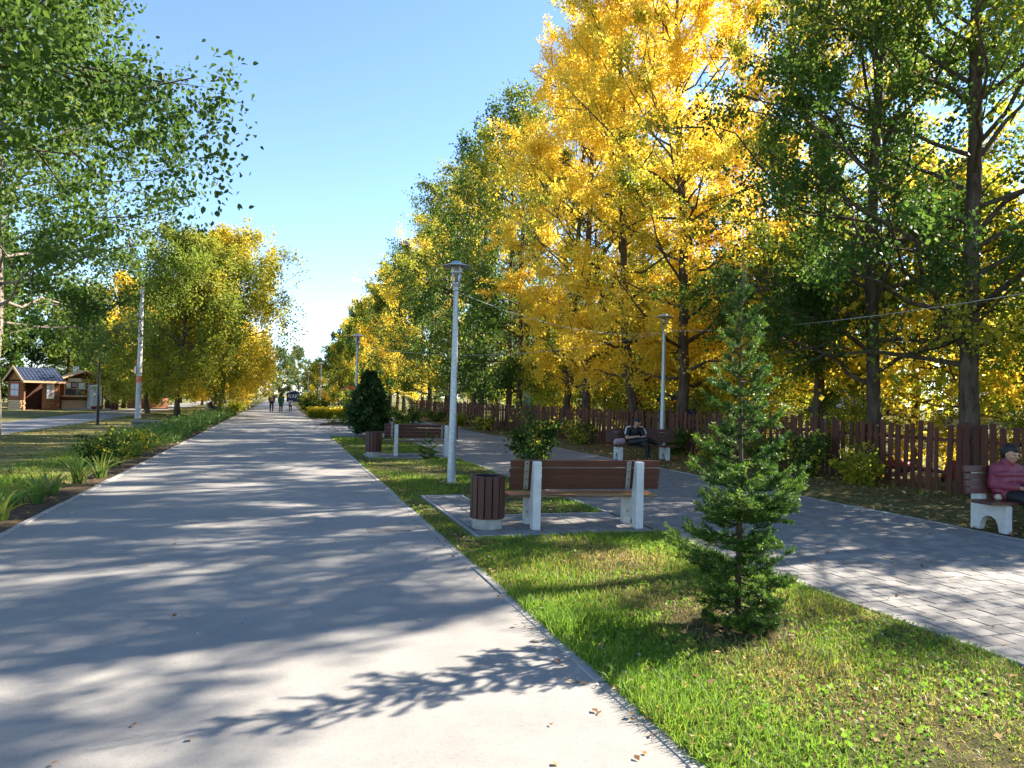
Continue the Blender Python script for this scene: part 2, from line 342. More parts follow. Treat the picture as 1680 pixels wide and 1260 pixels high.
# paved walkway: real pavers close by, the 300 nearest as pieces of their own
walk = grid_sheet('paved_walkway', WL + .005, WR - .005, -2, 60, 1.0, -.020, M['paver_bed'])
PX, PY = .21, .19
cand = []
r_i = 0; y = 2.6
while y < 17:
    x = WL + .01 - (PX / 2 if r_i % 2 else 0)
    while x < WR - .02:
        a, b_ = max(x, WL + .006), min(x + PX, WR - .006)
        if b_ - a > .05: cand.append((a, b_, y))
        x += PX
    y += PY; r_i += 1
def seen(c):
    x, y = (c[0] + c[1]) / 2, c[2] + PY / 2
    d = y * math.cos(YAW) + x * math.sin(YAW); u = (x * math.cos(YAW) - y * math.sin(YAW)) / d
    return d if abs(u) < .70 and d > 2 else 1e6 + d
cand.sort(key=seen)
rg = random.Random(11)
pav_me = MB().box(-PX / 2 + .004, PX / 2 - .004, -PY / 2 + .003, PY / 2 - .003, -.06, 0).build('paver', M['paver'], walk, bevel=.004, seg=1)
pm = pav_me.data; first = True; rest = MB()
npiece = 0
for (a, b_, y) in cand:
    full = abs(b_ - a - PX) < 1e-6
    tz = .010 + rg.uniform(-.002, .002)
    if npiece < 300 and full:
        o = pav_me if first else pav_me.copy()
        if not first: COL.objects.link(o)
        first = False; o.parent = walk; o.location = ((a + b_) / 2, y + PY / 2, tz); o.rotation_euler = (rg.uniform(-.006, .006), rg.uniform(-.006, .006), rg.uniform(-.010, .010)); npiece += 1
    else:
        rest.box(a + .004, b_ - .004, y + .003, y + PY - .003, -.015, tz)
ro = rest.build('farther_pavers', M['paver'], walk); ro['kind'] = 'stuff'
so = grid_sheet('walkway_distance', WL + .005, WR - .005, 17.0, 60, 1.0, .006, M['paver_far']); 

# bench pads of long slabs
def pad(name, rects, border, label=None):
    root = tag(empty(name), kind='structure')
    rgp = random.Random(sum(map(ord, name)) + int(rects[0][2] * 10))
    for (x0, x1, y0, y1) in rects:
        MB().box(x0 + .003, x1 - .003, y0 + .003, y1 - .003, -.05, -.004).build('bed', M['paver_bed'], root)
        nx = max(1, round((x1 - x0) / .27)); ny = max(1, round((y1 - y0) / .36)); w = (x1 - x0) / nx; l = (y1 - y0) / ny
        proto = MB().box(-w / 2 + .006, w / 2 - .006, -l / 2 + .003, l / 2 - .003, -.05, 0).build('slab', M['paver'], root, bevel=.004, seg=1)
        for i in range(nx):
            for j in range(ny):
                o = proto if i == j == 0 else proto.copy()
                if o is not proto: COL.objects.link(o)
                o.parent = root; o.location = (x0 + (i + .5) * w, y0 + (j + .5) * l, .016 + rgp.uniform(-.004, .004)); o.rotation_euler = (rgp.uniform(-.008, .008), rgp.uniform(-.01, .01), 0)
    for (x0, x1, y0, y1) in border:
        MB().box(x0, x1, y0, y1, -.08, .024).build('kerb_stone', M['kerb_concrete'], root, bevel=.006, seg=1)
    return root
pad('bench_pad', [(2.31, 4.60, 8.52, 9.88), (2.31, 2.88, 9.90, 12.02)],
    [(2.24, 2.30, 8.45, 12.10), (2.31, 4.62, 8.44, 8.50), (2.31, 2.95, 12.03, 12.09), (2.89, 2.95, 9.96, 12.02), (2.96, 4.60, 9.90, 9.955)])
pad('bench_pad', [(2.31, 4.60, 19.55, 20.95)], [(2.24, 2.30, 19.48, 21.02), (2.31, 4.60, 19.48, 19.54), (2.31, 4.60, 20.96, 21.02)])

MB().prism([(1.05, 9.0), (1.58, 9.04), (1.56, 9.26), (1.30, 9.30), (1.07, 9.24)], .001, .005, 'xy').build('asphalt_patch', noisy('patch_asphalt', (.13, .122, .112), (.21, .197, .18), scale=30, bump=.3, rough=.9))['kind'] = 'structure'
# cover strip for a dark flower bed in the square and the low hedge are planted further down

# ------------------------------------------------------------------ trees
def unit(a): return a / (np.linalg.norm(a, axis=-1, keepdims=True) + 1e-9)
def leaves_mesh(name, rg, P, size, tone, down=.35, wid=.72, fold=.12, fine=False):
    n = len(P)
    d = rg.normal(0, 1, (n, 3)); d[:, 2] -= down * 2; d = unit(d)
    s = unit(np.cross(d, rg.normal(0, 1, (n, 3)))); nn = np.cross(d, s)
    l = (size * np.clip(rg.lognormal(-.03, .24, n), .5, 1.5))[:, None]
    if fine:                                           # ovate leaf with a pointed tip, folded along the midrib
        sz = lambda t, w_, f_: (P + d * l * t + s * l * w_ + nn * l * f_)
        V = np.stack([P, sz(.22, wid * .42, fold), sz(.58, wid * .40, fold * .9), P + d * l, sz(.58, -wid * .40, fold * .9), sz(.22, -wid * .42, fold)], 1)
        i = np.arange(n, dtype=np.int32)[:, None] * 6; tone = np.clip(tone, 0, 1)
        return np_mesh(name, V, np.concatenate([i + np.array([[0, 1, 2, 3]]), i + np.array([[0, 3, 4, 5]])]), tone=np.concatenate([tone, tone]))
    mid = P + d * l * .42
    V = np.stack([P, mid + s * l * wid * .5 + nn * l * fold, P + d * l, mid - s * l * wid * .5 + nn * l * fold], 1)
    q = np.arange(n * 4, dtype=np.int32).reshape(n, 4)
    return np_mesh(name, V, q, tone=np.clip(tone, 0, 1))

def gen_tree(name, seed, H, base, Rr, n_leaves, leaf, r0=.16, nl=46, m2=6, m3=4, lean=(0, 0), elev=(12, 62), curve=.22, sig=.105, hang=0.0, bend=.035, tone_bias=0.0, top_pow=.7, fork=False, prof=None, sides=(10, 6), patch=.5, fine=False):
    rg = np.random.default_rng(seed)
    nz = 15; z = np.linspace(0, H * .97, nz); t = z / H
    wx = np.cumsum(rg.normal(0, bend * H / nz, nz)); wy = np.cumsum(rg.normal(0, bend * H / nz, nz)); wx[0] = wy[0] = 0
    tr = np.stack([wx + lean[0] * t * H, wy + lean[1] * t * H, z], 1)
    rad = r0 * (1 - t) ** .8 + .015; rad[0] *= 1.4; rad[1] *= 1.04
    mb = MB(); mb.tube(np.vstack([tr[0] + [0, 0, -.15], tr]), np.r_[rad[0] * 1.15, rad], sides[0])
    s = (np.arange(nl) + rg.uniform(0, 1, nl)) / nl
    h = base + s * (H - base) * .93
    p0 = np.stack([np.interp(h, z, tr[:, k]) for k in range(3)], 1)
    az = np.arange(nl) * 2.39996 + rg.normal(0, .35, nl)
    f = prof(s) if prof else np.sin(np.pi * (s * .84 + .13)) ** top_pow
    L = Rr * f * rg.uniform(.72, 1.18, nl)
    el = np.radians(elev[0] + (elev[1] - elev[0]) * s + rg.normal(0, 9, nl))
    d = np.stack([np.cos(az) * np.cos(el), np.sin(az) * np.cos(el), np.sin(el)], 1)
    up = np.array([0, 0, 1.0])
    def lp(t_): return p0[:, None] + d[:, None] * (L[:, None] * t_)[..., None] + up * (curve * L[:, None] * t_ ** 2)[..., None]
    tt = np.linspace(0, 1, 6); LP = lp(np.tile(tt, (nl, 1)))
    LP[:, 1:] += rg.normal(0, .03, LP[:, 1:].shape) * L[:, None, None]
    lr = np.interp(h, z, rad) * .33 + .008
    for i in range(nl): mb.tube(LP[i], lr[i] * (1 - .82 * tt), sides[1], cap=False)
    t2 = rg.uniform(.22, 1.0, (nl, m2)); a2 = lp(t2)
    dl = unit(d[:, None] + up * (2 * curve * t2)[..., None])
    d2 = unit(dl + rg.normal(0, .62, (nl, m2, 3))); L2 = (.42 * L[:, None] * (1.15 - .6 * t2) * rg.uniform(.6, 1.25, (nl, m2)) + .22)
    b2 = a2 + d2 * L2[..., None]
    A2, B2 = a2.reshape(-1, 3), b2.reshape(-1, 3); lrr = np.repeat(lr, m2)
    for i in range(len(A2)): mb.tube([A2[i], (A2[i] + B2[i]) / 2 + rg.normal(0, .03, 3), B2[i]], [lrr[i] * .35 + .003, lrr[i] * .22 + .002, .002], 4, cap=False)
    t3 = rg.uniform(.15, 1.0, (len(A2), m3)); a3 = A2[:, None] + (B2 - A2)[:, None] * t3[..., None]
    d3 = unit(unit(B2 - A2)[:, None] + rg.normal(0, .75, (len(A2), m3, 3))); L3 = L2.reshape(-1, 1) * .42 * rg.uniform(.6, 1.3, (len(A2), m3)) + .12
    b3 = a3 + d3 * L3[..., None]
    SA = np.concatenate([A2, a3.reshape(-1, 3)]); SB = np.concatenate([B2, b3.reshape(-1, 3)]); W = np.concatenate([L2.ravel() * .8, L3.ravel() * 1.3])
    sid = np.concatenate([np.arange(len(A2)), np.repeat(np.arange(len(A2)), m3)])
    dens = rg.uniform(.08, 1.3, len(A2)) ** 1.3; W = W * dens[sid]
    k = rg.choice(len(SA), n_leaves, p=W / W.sum())
    P = SA[k] + (SB - SA)[k] * rg.uniform(.15, 1.06, (n_leaves, 1)) + np.clip(rg.normal(0, sig, (n_leaves, 3)), -1.9 * sig, 1.9 * sig)
    if hang:
        hl = hang * rg.uniform(.15, 1.0, len(SA))
        u = rg.uniform(0, 1, n_leaves) ** .8
        far = np.clip(np.hypot(*(SB[k] - p0.mean(0))[:, :2].T) / Rr, .25, 1.2)
        P = SB[k] + rg.normal(0, .17, (n_leaves, 3)); P[:, 2] -= u * hl[k] * far
        P[:, 2] = np.maximum(P[:, 2], .9 + .5 * rg.uniform(0, 1, n_leaves))
    sr = rg.uniform(0, 1, len(A2)); ph = rg.uniform(0, 6.28, 6); kk = rg.normal(0, .55, (6, 3))
    pt = np.sin(P @ kk.T + ph).mean(1) * .9 + .5
    lr_ = rg.uniform(0, 1, len(d)); sec = .55 * sr[sid[k]] + .45 * lr_[sid[k] // m2]
    tone = patch * pt + (.82 - patch) * sec + .18 * rg.uniform(0, 1, n_leaves) + tone_bias
    crown = leaves_mesh(name + '_crown', rg, P, leaf, tone, fine=fine)
    tm = mb.build(name + '_trunk', None, None, smooth=True); tmesh = tm.data; bpy.data.objects.remove(tm)
    return tmesh, crown

def set_mat(o, m):
    if not o.data.materials: o.data.materials.append(None)
    o.material_slots[0].link = 'OBJECT'; o.material_slots[0].material = m
def tree(proto, name, loc, rz, scale, leaf, bark, label, group=None, cat='tree', tilt=(0, 0)):
    e = empty(name, (loc[0], loc[1], loc[2] if len(loc) > 2 else -.02), 0, label, cat, group)
    e.rotation_euler = (tilt[0], tilt[1], rz); e.scale = scale if hasattr(scale, '__len__') else (scale,) * 3
    tr = link('trunk', proto[0], None, e); set_mat(tr, M[bark])
    cr = link('crown', proto[1], None, e); set_mat(cr, M[leaf])
    return e

low_wide = lambda s: np.interp(s, [0, .15, .4, .7, 1], [.85, 1.0, .92, .62, .18])
A1 = gen_tree('poplar_a', 11, 17, 2.4, 4.8, 68000, .09, r0=.175, nl=52, elev=(20, 66), curve=.05, prof=low_wide)
A2 = gen_tree('poplar_b', 12, 17.5, 1.9, 4.6, 62000, .09, r0=.15, nl=48, elev=(22, 66), curve=.06, prof=low_wide)
B1 = gen_tree('poplar_c', 13, 18, 2.1, 4.5, 78000, .095, r0=.185, nl=50, elev=(3, 66), lean=(-.035, 0), bend=.05)
B2 = gen_tree('poplar_d', 14, 18.5, 2.1, 4.5, 76000, .095, r0=.17, nl=48, elev=(3, 66), lean=(-.05, .01), bend=.05)
C1 = gen_tree('poplar_e', 15, 17.5, 1.8, 4.3, 21000, .145, r0=.17, nl=44, elev=(-2, 62), sig=.17)
C2 = gen_tree('poplar_f', 16, 16.5, 1.6, 4.4, 21000, .145, r0=.16, nl=44, elev=(-4, 60), sig=.17)
D1 = gen_tree('far_tree_a', 17, 14, 1.6, 4.0, 8500, .27, r0=.16, nl=34, m2=4, m3=3, sides=(7, 4), sig=.24)
D2 = gen_tree('far_tree_b', 18, 11, 1.0, 3.8, 8500, .26, r0=.13, nl=34, m2=4, m3=3, sides=(7, 4), elev=(0, 55), sig=.24)
E1 = gen_tree('maple_low', 19, 8.5, .9, 3.8, 13000, .145, r0=.11, nl=40, elev=(-5, 60), sig=.18, prof=low_wide)
N1 = gen_tree('near_tree', 20, 13, 4.3, 4.1, 80000, .088, r0=.17, nl=54, m2=7, elev=(14, 58), curve=-.08, sig=.11, hang=1.5, prof=low_wide, fine=True)
N2 = gen_tree('lawn_tree', 21, 16, 3.5, 5.4, 64000, .115, r0=.17, nl=46, elev=(4, 58), curve=.02, sig=.17, prof=low_wide)
W1 = gen_tree('birch', 22, 12, 2.4, 4.8, 58000, .14, r0=.15, nl=50, elev=(22, 60), curve=-.15, hang=3.6, sig=.1)

H1 = gen_tree('shade_poplar', 27, 17, 9.6, 3.0, 12000, .13, r0=.17, nl=30, m2=5, m3=3, elev=(15, 65), sides=(8, 5))  # unseen poplar added for its shade on the avenue, crown set high
row_group = 'poplars standing behind the picket fence'
tree(A1, 'poplar_tree', (12.95, 11.1), 1.57, (1.0, .95, 1.0), 'leaf_green', 'bark', 'big green poplar behind the fence, trunk nearest the right edge of the photo', row_group)
tree(H1, 'poplar_tree', (13.8, 8.7), 0, 1.0, 'leaf_green', 'bark', 'unseen high crowned poplar past the right edge, added to shade the avenue', row_group)
tree(A2, 'poplar_tree', (13.0, 13.6), 2.1, 1.0, 'leaf_olive', 'bark', 'green poplar with a straight trunk behind the fence, second trunk from the right', row_group)
tree(A2, 'poplar_tree', (14.2, 17.2), 4.4, (.9, .9, .96), 'leaf_gold_mix', 'bark', 'slender green and yellow poplar behind the fence, third trunk from the right', row_group)
tree(B1, 'poplar_tree', (13.1, 22.3), 0.2, 1.0, 'leaf_yellow', 'bark', 'bright yellow poplar whose leaning trunk rises just right of the third lamp post', row_group)
tree(B2, 'poplar_tree', (12.6, 24.9), 0.0, 1.0, 'leaf_yellow', 'bark', 'yellow poplar with a left leaning trunk just left of the third lamp post', row_group)
tree(B1, 'poplar_tree', (12.4, 29.4), 2.6, (1, 1, 1.0), 'leaf_yellow', 'bark', 'golden poplar left of the sitting man, trunk leaning over the fence', row_group)
tree(B2, 'poplar_tree', (13.2, 33.5), 3.6, .98, 'leaf_gold_mix', 'bark', 'gold and green poplar in front of the green inflatable', row_group)
rr = random.Random(5)
mid = [(11.9, 37.2, 'leaf_olive'), (12.6, 41.0, 'leaf_green'), (11.8, 44.5, 'leaf_olive'), (12.4, 48.2, 'leaf_olive'), (11.8, 52.5, 'leaf_gold_mix'), (12.4, 57.0, 'leaf_olive'), (11.9, 61.5, 'leaf_green'), (12.3, 66.5, 'leaf_yellow')]
for i, (x, y, mt) in enumerate(mid):
    tree((C1, C2)[i % 2], 'poplar_tree', (x, y), rr.uniform(0, 6), (1, 1, rr.uniform(.95, 1.06)), mt, 'bark', ('%s poplar in the fence row, %s one beyond the golden group' % ({'leaf_gold_mix': 'green and gold', 'leaf_green': 'mostly green', 'leaf_olive': 'olive green', 'leaf_yellow': 'yellow'}[mt], ['first', 'second', 'third', 'fourth', 'fifth', 'sixth', 'seventh', 'eighth'][i])), 'poplars in the middle of the fence row')
for i in range(15):
    y = 71.5 + i * 5.6
    tree((D1, C2, D1)[i % 3] if i < 3 else D1, 'poplar_tree', (12.0 + rr.uniform(-.6, .8), y), rr.uniform(0, 6), (1, 1, rr.uniform(1.0, 1.14)), rr.choice(['leaf_gold_mix', 'leaf_yellow', 'leaf_olive', 'leaf_olive']), 'bark', 'poplar at the far end of the row on the right of the avenue', 'far poplars right of the avenue')
for x, y, s_, mt, lb in ((17.0, 23.6, .72, 'leaf_yellow', 'yellow tree beyond the fence behind the third lamp post'), (17.8, 28.4, .82, 'leaf_yellow', 'yellow tree beyond the fence behind the sitting man'), (17.4, 33.6, .84, 'leaf_gold_mix', 'green and yellow tree beyond the fence left of the sitting man')):
    tree(C1, 'park_tree', (x, y), x + y, s_, mt, 'bark', lb, 'taller trees beyond the fence')
# low trees and shrubs beyond the fence, in the play park
for i, (x, y, s_, mt) in enumerate([(17.2, 11.4, 1.0, 'leaf_yellowgreen'), (17.6, 17.0, 1.05, 'leaf_yellow'), (17.0, 22.0, .95, 'leaf_yellow'), (19.5, 27.0, 1.05, 'leaf_yellowgreen'), (18.0, 33.0, 1.0, 'leaf_gold_mix'), (20.0, 39.0, 1.05, 'leaf_yellowgreen'),
                                    (18.5, 46.0, 1.0, 'leaf_green'), (19.5, 54.0, 1.1, 'leaf_yellowgreen'), (18.0, 62.0, 1.0, 'leaf_gold_mix'), (16.6, 14.4, .9, 'leaf_yellow'), (16.8, 19.6, .9, 'leaf_yellowgreen'), (16.8, 25, .85, 'leaf_yellowgreen'), (18.6, 30, .9, 'leaf_yellowgreen'), (18.2, 36, .9, 'leaf_yellow'), (17.4, 43, .8, 'leaf_yellowgreen'), (18.6, 50, .9, 'leaf_yellowgreen'), (16.9, 8.9, .8, 'leaf_yellowgreen')]):
    tree(E1, 'park_tree', (x, y), i * 1.7, s_, mt, 'bark', 'low leafy tree in the play park beyond the fence', 'low trees beyond the fence')
for i, y in enumerate((29.2, 33.6, 36.5, 39.5, 21.0, 9.2, 11.2, 13.2, 15.6, 17.4, 24.3)):
    tree(E1, 'bushy_tree', (14.9 + .5 * math.sin(i * 2.1), y), i * 1.3, (.42, .42, .40 + .06 * (i % 3)) if i < 5 else (.30, .30, .25 + .03 * (i % 3)), ('leaf_yellowgreen', 'leaf_green', 'leaf_yellowgreen', 'leaf_yellow')[i % 4], 'bark', 'bushy sapling close behind the picket fence', 'saplings close behind the fence')
for i in range(16):
    tree((D1, D2)[i % 2], 'park_tree', (39 + rr.uniform(-2, 6), 10 + i * 7.5), rr.uniform(0, 6), rr.uniform(.75, .95), rr.choice(['leaf_green', 'leaf_gold_mix', 'leaf_yellowgreen']), 'bark', 'tree at the back of the play park', 'trees at the back of the play park')
# left side
tree(N1, 'lime_tree', (-5.65, 10.9), 2.9, (.95, .95, 1.0), 'leaf_near', 'bark', 'large green tree whose leafy branches overhang the top left corner', None)
tree(N2, 'lawn_tree', (-8.45, 26.5), .5, 1.0, 'leaf_silver', 'bark_birch', 'tall green tree on the left lawn with its pale trunk at the left edge')
tree(W1, 'birch_tree', (-6.05, 49.6), .3, (1.0, 1.0, .94), 'leaf_birch', 'bark', 'weeping birch with leaning trunk left of the avenue, nearest of the group', 'weeping birches left of the avenue', tilt=(0, .06))
tree(W1, 'birch_tree', (-3.9, 53.2), 2.5, (1.08, 1.08, 1.02), 'leaf_birch_gold', 'bark', 'tall yellowing weeping birch overhanging the left edge of the avenue', 'weeping birches left of the avenue')
tree(W1, 'birch_tree', (-5.2, 66), 4.0, (.85, .85, .72), 'leaf_yellow', 'bark', 'yellow weeping birch beyond the tall one on the left', 'weeping birches left of the avenue')
tree(W1, 'birch_tree', (-5.0, 82), 1.0, (.9, .9, .75), 'leaf_orange', 'bark', 'orange birch at the far left of the avenue', 'weeping birches left of the avenue')
tree(W1, 'birch_tree', (-9.0, 58), 5.2, (.9, .9, .58), 'leaf_birch', 'bark', 'weeping birch behind the concrete lamp pole on the left', 'weeping birches left of the avenue')
for i, (x, y, s_, mt) in enumerate([(-24, 73, 1.0, 'leaf_silver'), (-22, 66, 1.0, 'leaf_silver'), (-17.5, 72, .95, 'leaf_green'), (-13.5, 74, .85, 'leaf_yellow'), (-11, 80, .85, 'leaf_green'), (-26, 78, 1.1, 'leaf_green'), (-20, 86, 1.05, 'leaf_gold_mix'), (-14, 92, 1.0, 'leaf_green'), (-9, 96, .9, 'leaf_gold_mix'), (-30, 62, 1.0, 'leaf_green'), (-13, 110, 1.0, 'leaf_green'), (-7.5, 112, .8, 'leaf_orange'), (-24, 104, 1.1, 'leaf_green'), (-10.5, 66.5, .6, 'leaf_orange'), (-23, 68, .9, 'leaf_green'), (-20.5, 73, .9, 'leaf_green'), (-17, 78, .95, 'leaf_green'), (-26.5, 70, 1.0, 'leaf_green'), (-14.5, 84, .9, 'leaf_gold_mix')]):
    tree((D2, D1)[i % 2] if i < 14 else E1, 'park_tree', (x, y), i * 2.1, s_, mt, 'bark', 'leafy tree behind the kiosks on the left', 'trees behind the kiosks')
for i in range(40):
    x = -42 + i * 2.6 + rr.uniform(-1, 1); y = 172 + rr.uniform(-10, 22)
    tree((D1, D2)[i % 2], 'distant_tree', (x, y), rr.uniform(0, 6), rr.uniform(.62, .95), 'leaf_far', 'bark', 'pale distant tree closing the end of the avenue', 'distant trees at the end of the avenue')
for i, (x, y, s_, mt) in enumerate([(5.6, 76, .62, 'leaf_gold_mix'), (4.2, 92, .5, 'leaf_gold_mix'), (7.5, 84, .6, 'leaf_green'), (4.8, 104, .55, 'leaf_green')]):
    tree(D2, 'avenue_tree', (x, y), i * 1.3, s_, mt, 'bark', ['gold leaved small tree beside the far lamp posts', 'smaller gold and green tree beyond the gold leaved one', 'small green tree behind the gold leaved one at the far square', 'farthest small green tree beside the far lamp posts'][i], 'small trees by the far square')

# ------------------------------------------------------------------ plants
def shrub(name, loc, H, rad, n_leaves, leaf, mat, label, seed, stems=9, low=.25, group=None, cat='shrub', bark='bark', spread=.8, top=1.0, sig=.05):
    rg = np.random.default_rng(seed)
    e = empty(name, (loc[0], loc[1], -.01), 0, label, cat, group); mb = MB(); SA = []; SB = []
    for i in range(stems):
        a = i * 2.4 + rg.normal(0, .3); r_ = rad * spread * math.sqrt((i + .5) / stems) * rg.uniform(.7, 1.1); h = H * rg.uniform(.75, 1.0) * (1 - .35 * (r_ / rad) ** 2) * top
        p = np.array([[.04 * math.cos(a), .04 * math.sin(a), 0], [r_ * .45 * math.cos(a), r_ * .45 * math.sin(a), h * .5], [r_ * math.cos(a), r_ * math.sin(a), h]]) + rg.normal(0, .02, (3, 3)); p[0, 2] = -.03
        mb.tube(p, [.012 * H ** .5, .008 * H ** .5, .003], 5, cap=False)
        for k in range(9):
            t = rg.uniform(low, 1); b = p[1] + (p[2] - p[1]) * (t - .5) * 2 if t > .5 else p[0] + (p[1] - p[0]) * t * 2
            d = unit(np.array([math.cos(a), math.sin(a), .6]) + rg.normal(0, .8, 3)); q = b + d * rad * rg.uniform(.2, .55)
            q[2] = max(q[2], low * H * .6); mb.tube([b, q], [.004, .0015], 4, cap=False); SA.append(b); SB.append(q)
    mb.build('stems', M[bark], e)
    SA = np.array(SA); SB = np.array(SB); k = rg.integers(0, len(SA), n_leaves)
    P = SA[k] + (SB - SA)[k] * rg.uniform(.1, 1.08, (n_leaves, 1)) + rg.normal(0, sig, (n_leaves, 3)); P[:, 2] = np.maximum(P[:, 2], .03)
    tn = .6 * rg.uniform(0, 1, len(SA))[k] + .4 * rg.uniform(0, 1, n_leaves)
    link('foliage', leaves_mesh(name + '_foliage', rg, P, leaf, tn), M[mat], e)
    return e

def spruce(loc, H, seed, label, prof, per=6, tiers=17, needle=.026, nper=520, leader=.16, group=None, wid=.0035):
    rg = np.random.default_rng(seed); e = empty('spruce_sapling', (loc[0], loc[1], -.01), 0, label, 'spruce', group)
    tk = MB(); tk.tube([(0, 0, -.05), (.01, 0, H * .4), (-.01, .005, H * .75), (0, 0, H)], [.026 * H / 2.8, .017 * H / 2.8, .007 * H / 2.8, .0022], 8)
    br = MB(); segs = []
    zs = H * (1 - leader) * (np.linspace(.035, 1, tiers) ** 1.12)
    for ti, z in enumerate(zs):
        Lm = np.interp(z / H, prof[0], prof[1]) * H
        pk_ = per if z < H * .42 else max(4, per - 3)
        for k in range(pk_ + rg.integers(-1, 2)):
            a = k * 6.283 / pk_ + ti * 1.1 + rg.normal(0, .3); L = Lm * rg.uniform(.55, 1.15) * (1.45 if rg.random() < .10 else 1); up = .05 + .75 * (z / H) + rg.normal(0, .12)
            dz = np.array([0, .0, .06]); h_ = np.array([math.cos(a), math.sin(a), 0])
            z0 = z + rg.normal(0, .04)
            pts = [np.array([0, 0, z0]) + h_ * L * t + np.array([0, 0, L * (up * t - .55 * t * (1 - t) + .12 * t * t)]) for t in (0, .25, .5, .75, 1)]
            for p in pts: p[2] = max(p[2], .05)
            br.tube(pts, [.007 * H / 2.8 + .002, .005, .004, .003, .0015], 5, cap=False)
            segs += [(pts[i], pts[i + 1], 1.0 if i else .5) for i in range(4)]
            nt_ = max(2, int(L / .055))
            for j in range(nt_):
                t = rg.uniform(.22, .97); i = min(3, int(t * 4)); b = pts[i] + (pts[i + 1] - pts[i]) * (t * 4 - i)
                sd = 1 if j % 2 else -1; d = unit(unit(pts[4] - pts[0]) * .75 + sd * np.array([-math.sin(a), math.cos(a), 0]) * .8 + rg.normal(0, .15, 3) + np.array([0, 0, .1])); l2 = L * (1.02 - t) * .62 + .03
                q = b + d * l2; q[2] = max(q[2], .04); br.tube([b, q], [.003, .001], 4, cap=False); segs.append((b, q, 1.0))
                if l2 > .10:
                    for s2 in (-1, 1):
                        b2 = b + d * l2 * rg.uniform(.35, .7); d2 = unit(d + s2 * .8 * np.cross(d, [0, 0, 1]) + rg.normal(0, .15, 3)); segs.append((b2, b2 + d2 * l2 * .45, 1.0))
    for a, l in ((.6, .13), (2.6, .16), (4.5, .10)):
        z0 = H * (1 - leader) + .06 + rg.uniform(0, .12); p = np.array([0, 0, z0]); q = p + np.array([math.cos(a) * l * .8, math.sin(a) * l * .8, l * 1.3]); br.tube([p, q], [.004, .0015], 4, cap=False); segs.append((p, q, .25))
    segs.append((np.array([0, 0, H * (1 - leader)]), np.array([0, 0, H]), .35))
    tk.build('trunk', M['bark_spruce'], e, smooth=True); br.build('branches', M['bark_spruce'], e)
    A = np.array([s_[0] for s_ in segs]); B = np.array([s_[1] for s_ in segs]); w = np.array([s_[2] for s_ in segs]); Ls = np.linalg.norm(B - A, axis=1)
    n = int((Ls * w).sum() * nper); k = rg.choice(len(A), n, p=Ls * w / (Ls * w).sum()); d = unit(B - A)[k]
    P = A[k] + (B - A)[k] * rg.uniform(0, 1.03, (n, 1)); o = unit(np.cross(d, rg.normal(0, 1, (n, 3)))); nd = unit(d * .75 + o); l = (needle * rg.uniform(.7, 1.2, n))[:, None]
    s_ = unit(np.cross(nd, rg.normal(0, 1, (n, 3)))) * wid
    V = np.stack([P - s_ * .6, P + nd * l * .5 + s_ , P + nd * l, P + nd * l * .5 - s_], 1)
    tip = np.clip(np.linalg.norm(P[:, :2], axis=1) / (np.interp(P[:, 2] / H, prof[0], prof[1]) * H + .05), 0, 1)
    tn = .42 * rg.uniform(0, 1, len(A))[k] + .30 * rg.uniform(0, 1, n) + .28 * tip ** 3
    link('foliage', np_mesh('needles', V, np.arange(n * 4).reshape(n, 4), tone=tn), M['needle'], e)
    return e
spruce((3.26, 4.73), 2.86, 31, 'young green spruce planted in the near lawn beside the walkway', ([0, .06, .2, .33, .42, .55, .68, .80, .86, 1], [.085, .115, .155, .16, .12, .095, .075, .05, .035, .0]), per=9, tiers=16, nper=560, needle=.030, wid=.0032)
spruce((3.75, 19.2), .75, 33, 'tiny spruce seedling in the grass in front of the second bench', ([0, .3, .7, 1], [.34, .36, .16, .02]), per=5, tiers=7, nper=260, leader=.1, wid=.006, needle=.035)
# dark conical thuja behind the second litter bin
rg = np.random.default_rng(41); e = empty('thuja_bush', (3.46, 30.4, -.01), 0, 'dense dark green thuja bush rising behind the farther litter bin', 'bush')
MB().tube([(0, 0, -.05), (0, 0, 1.2)], [.05, .02], 7).build('trunk', M['bark'], e)
n = 15000; z = rg.uniform(0, 1, n); rr_ = np.interp(z, [0, .12, .35, .6, .8, 1], [.60, .86, .90, .74, .50, .16]); ang = rg.uniform(0, 6.283, n)
lob = .93 + .18 * np.sin(ang * 4 + z * 7) + .16 * np.sin(ang * 7 - z * 17 + 1) + .12 * np.sin(ang * 13 + z * 31) + rg.normal(0, .10, n)
rad = rr_ * lob * rg.uniform(.25, 1, n) ** .33
P = np.stack([.82 * rad * np.cos(ang), .82 * rad * np.sin(ang), .12 + z * 2.42], 1)
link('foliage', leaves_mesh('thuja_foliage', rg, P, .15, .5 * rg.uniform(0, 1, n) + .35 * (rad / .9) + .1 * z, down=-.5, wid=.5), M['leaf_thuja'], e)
shrub('thin_shrub', (4.32, 12.6), 1.52, .62, 2600, .065, 'leaf_dark', 'slender leafy green shrub behind the backrest of the near bench', 51, stems=8, low=.2)
shrub('thin_shrub', (11.05, 17.5), 1.0, .42, 520, .085, 'leaf_yellowgreen', 'sparse yellowing shrub beside the bench of the sitting man', 52, stems=7, low=.15)
shrub('thin_shrub', (4.7, 29.3), 1.4, .95, 2200, .085, 'leaf_green', 'loose spreading green shrub right of the dark thuja', 53, stems=9, low=.25)
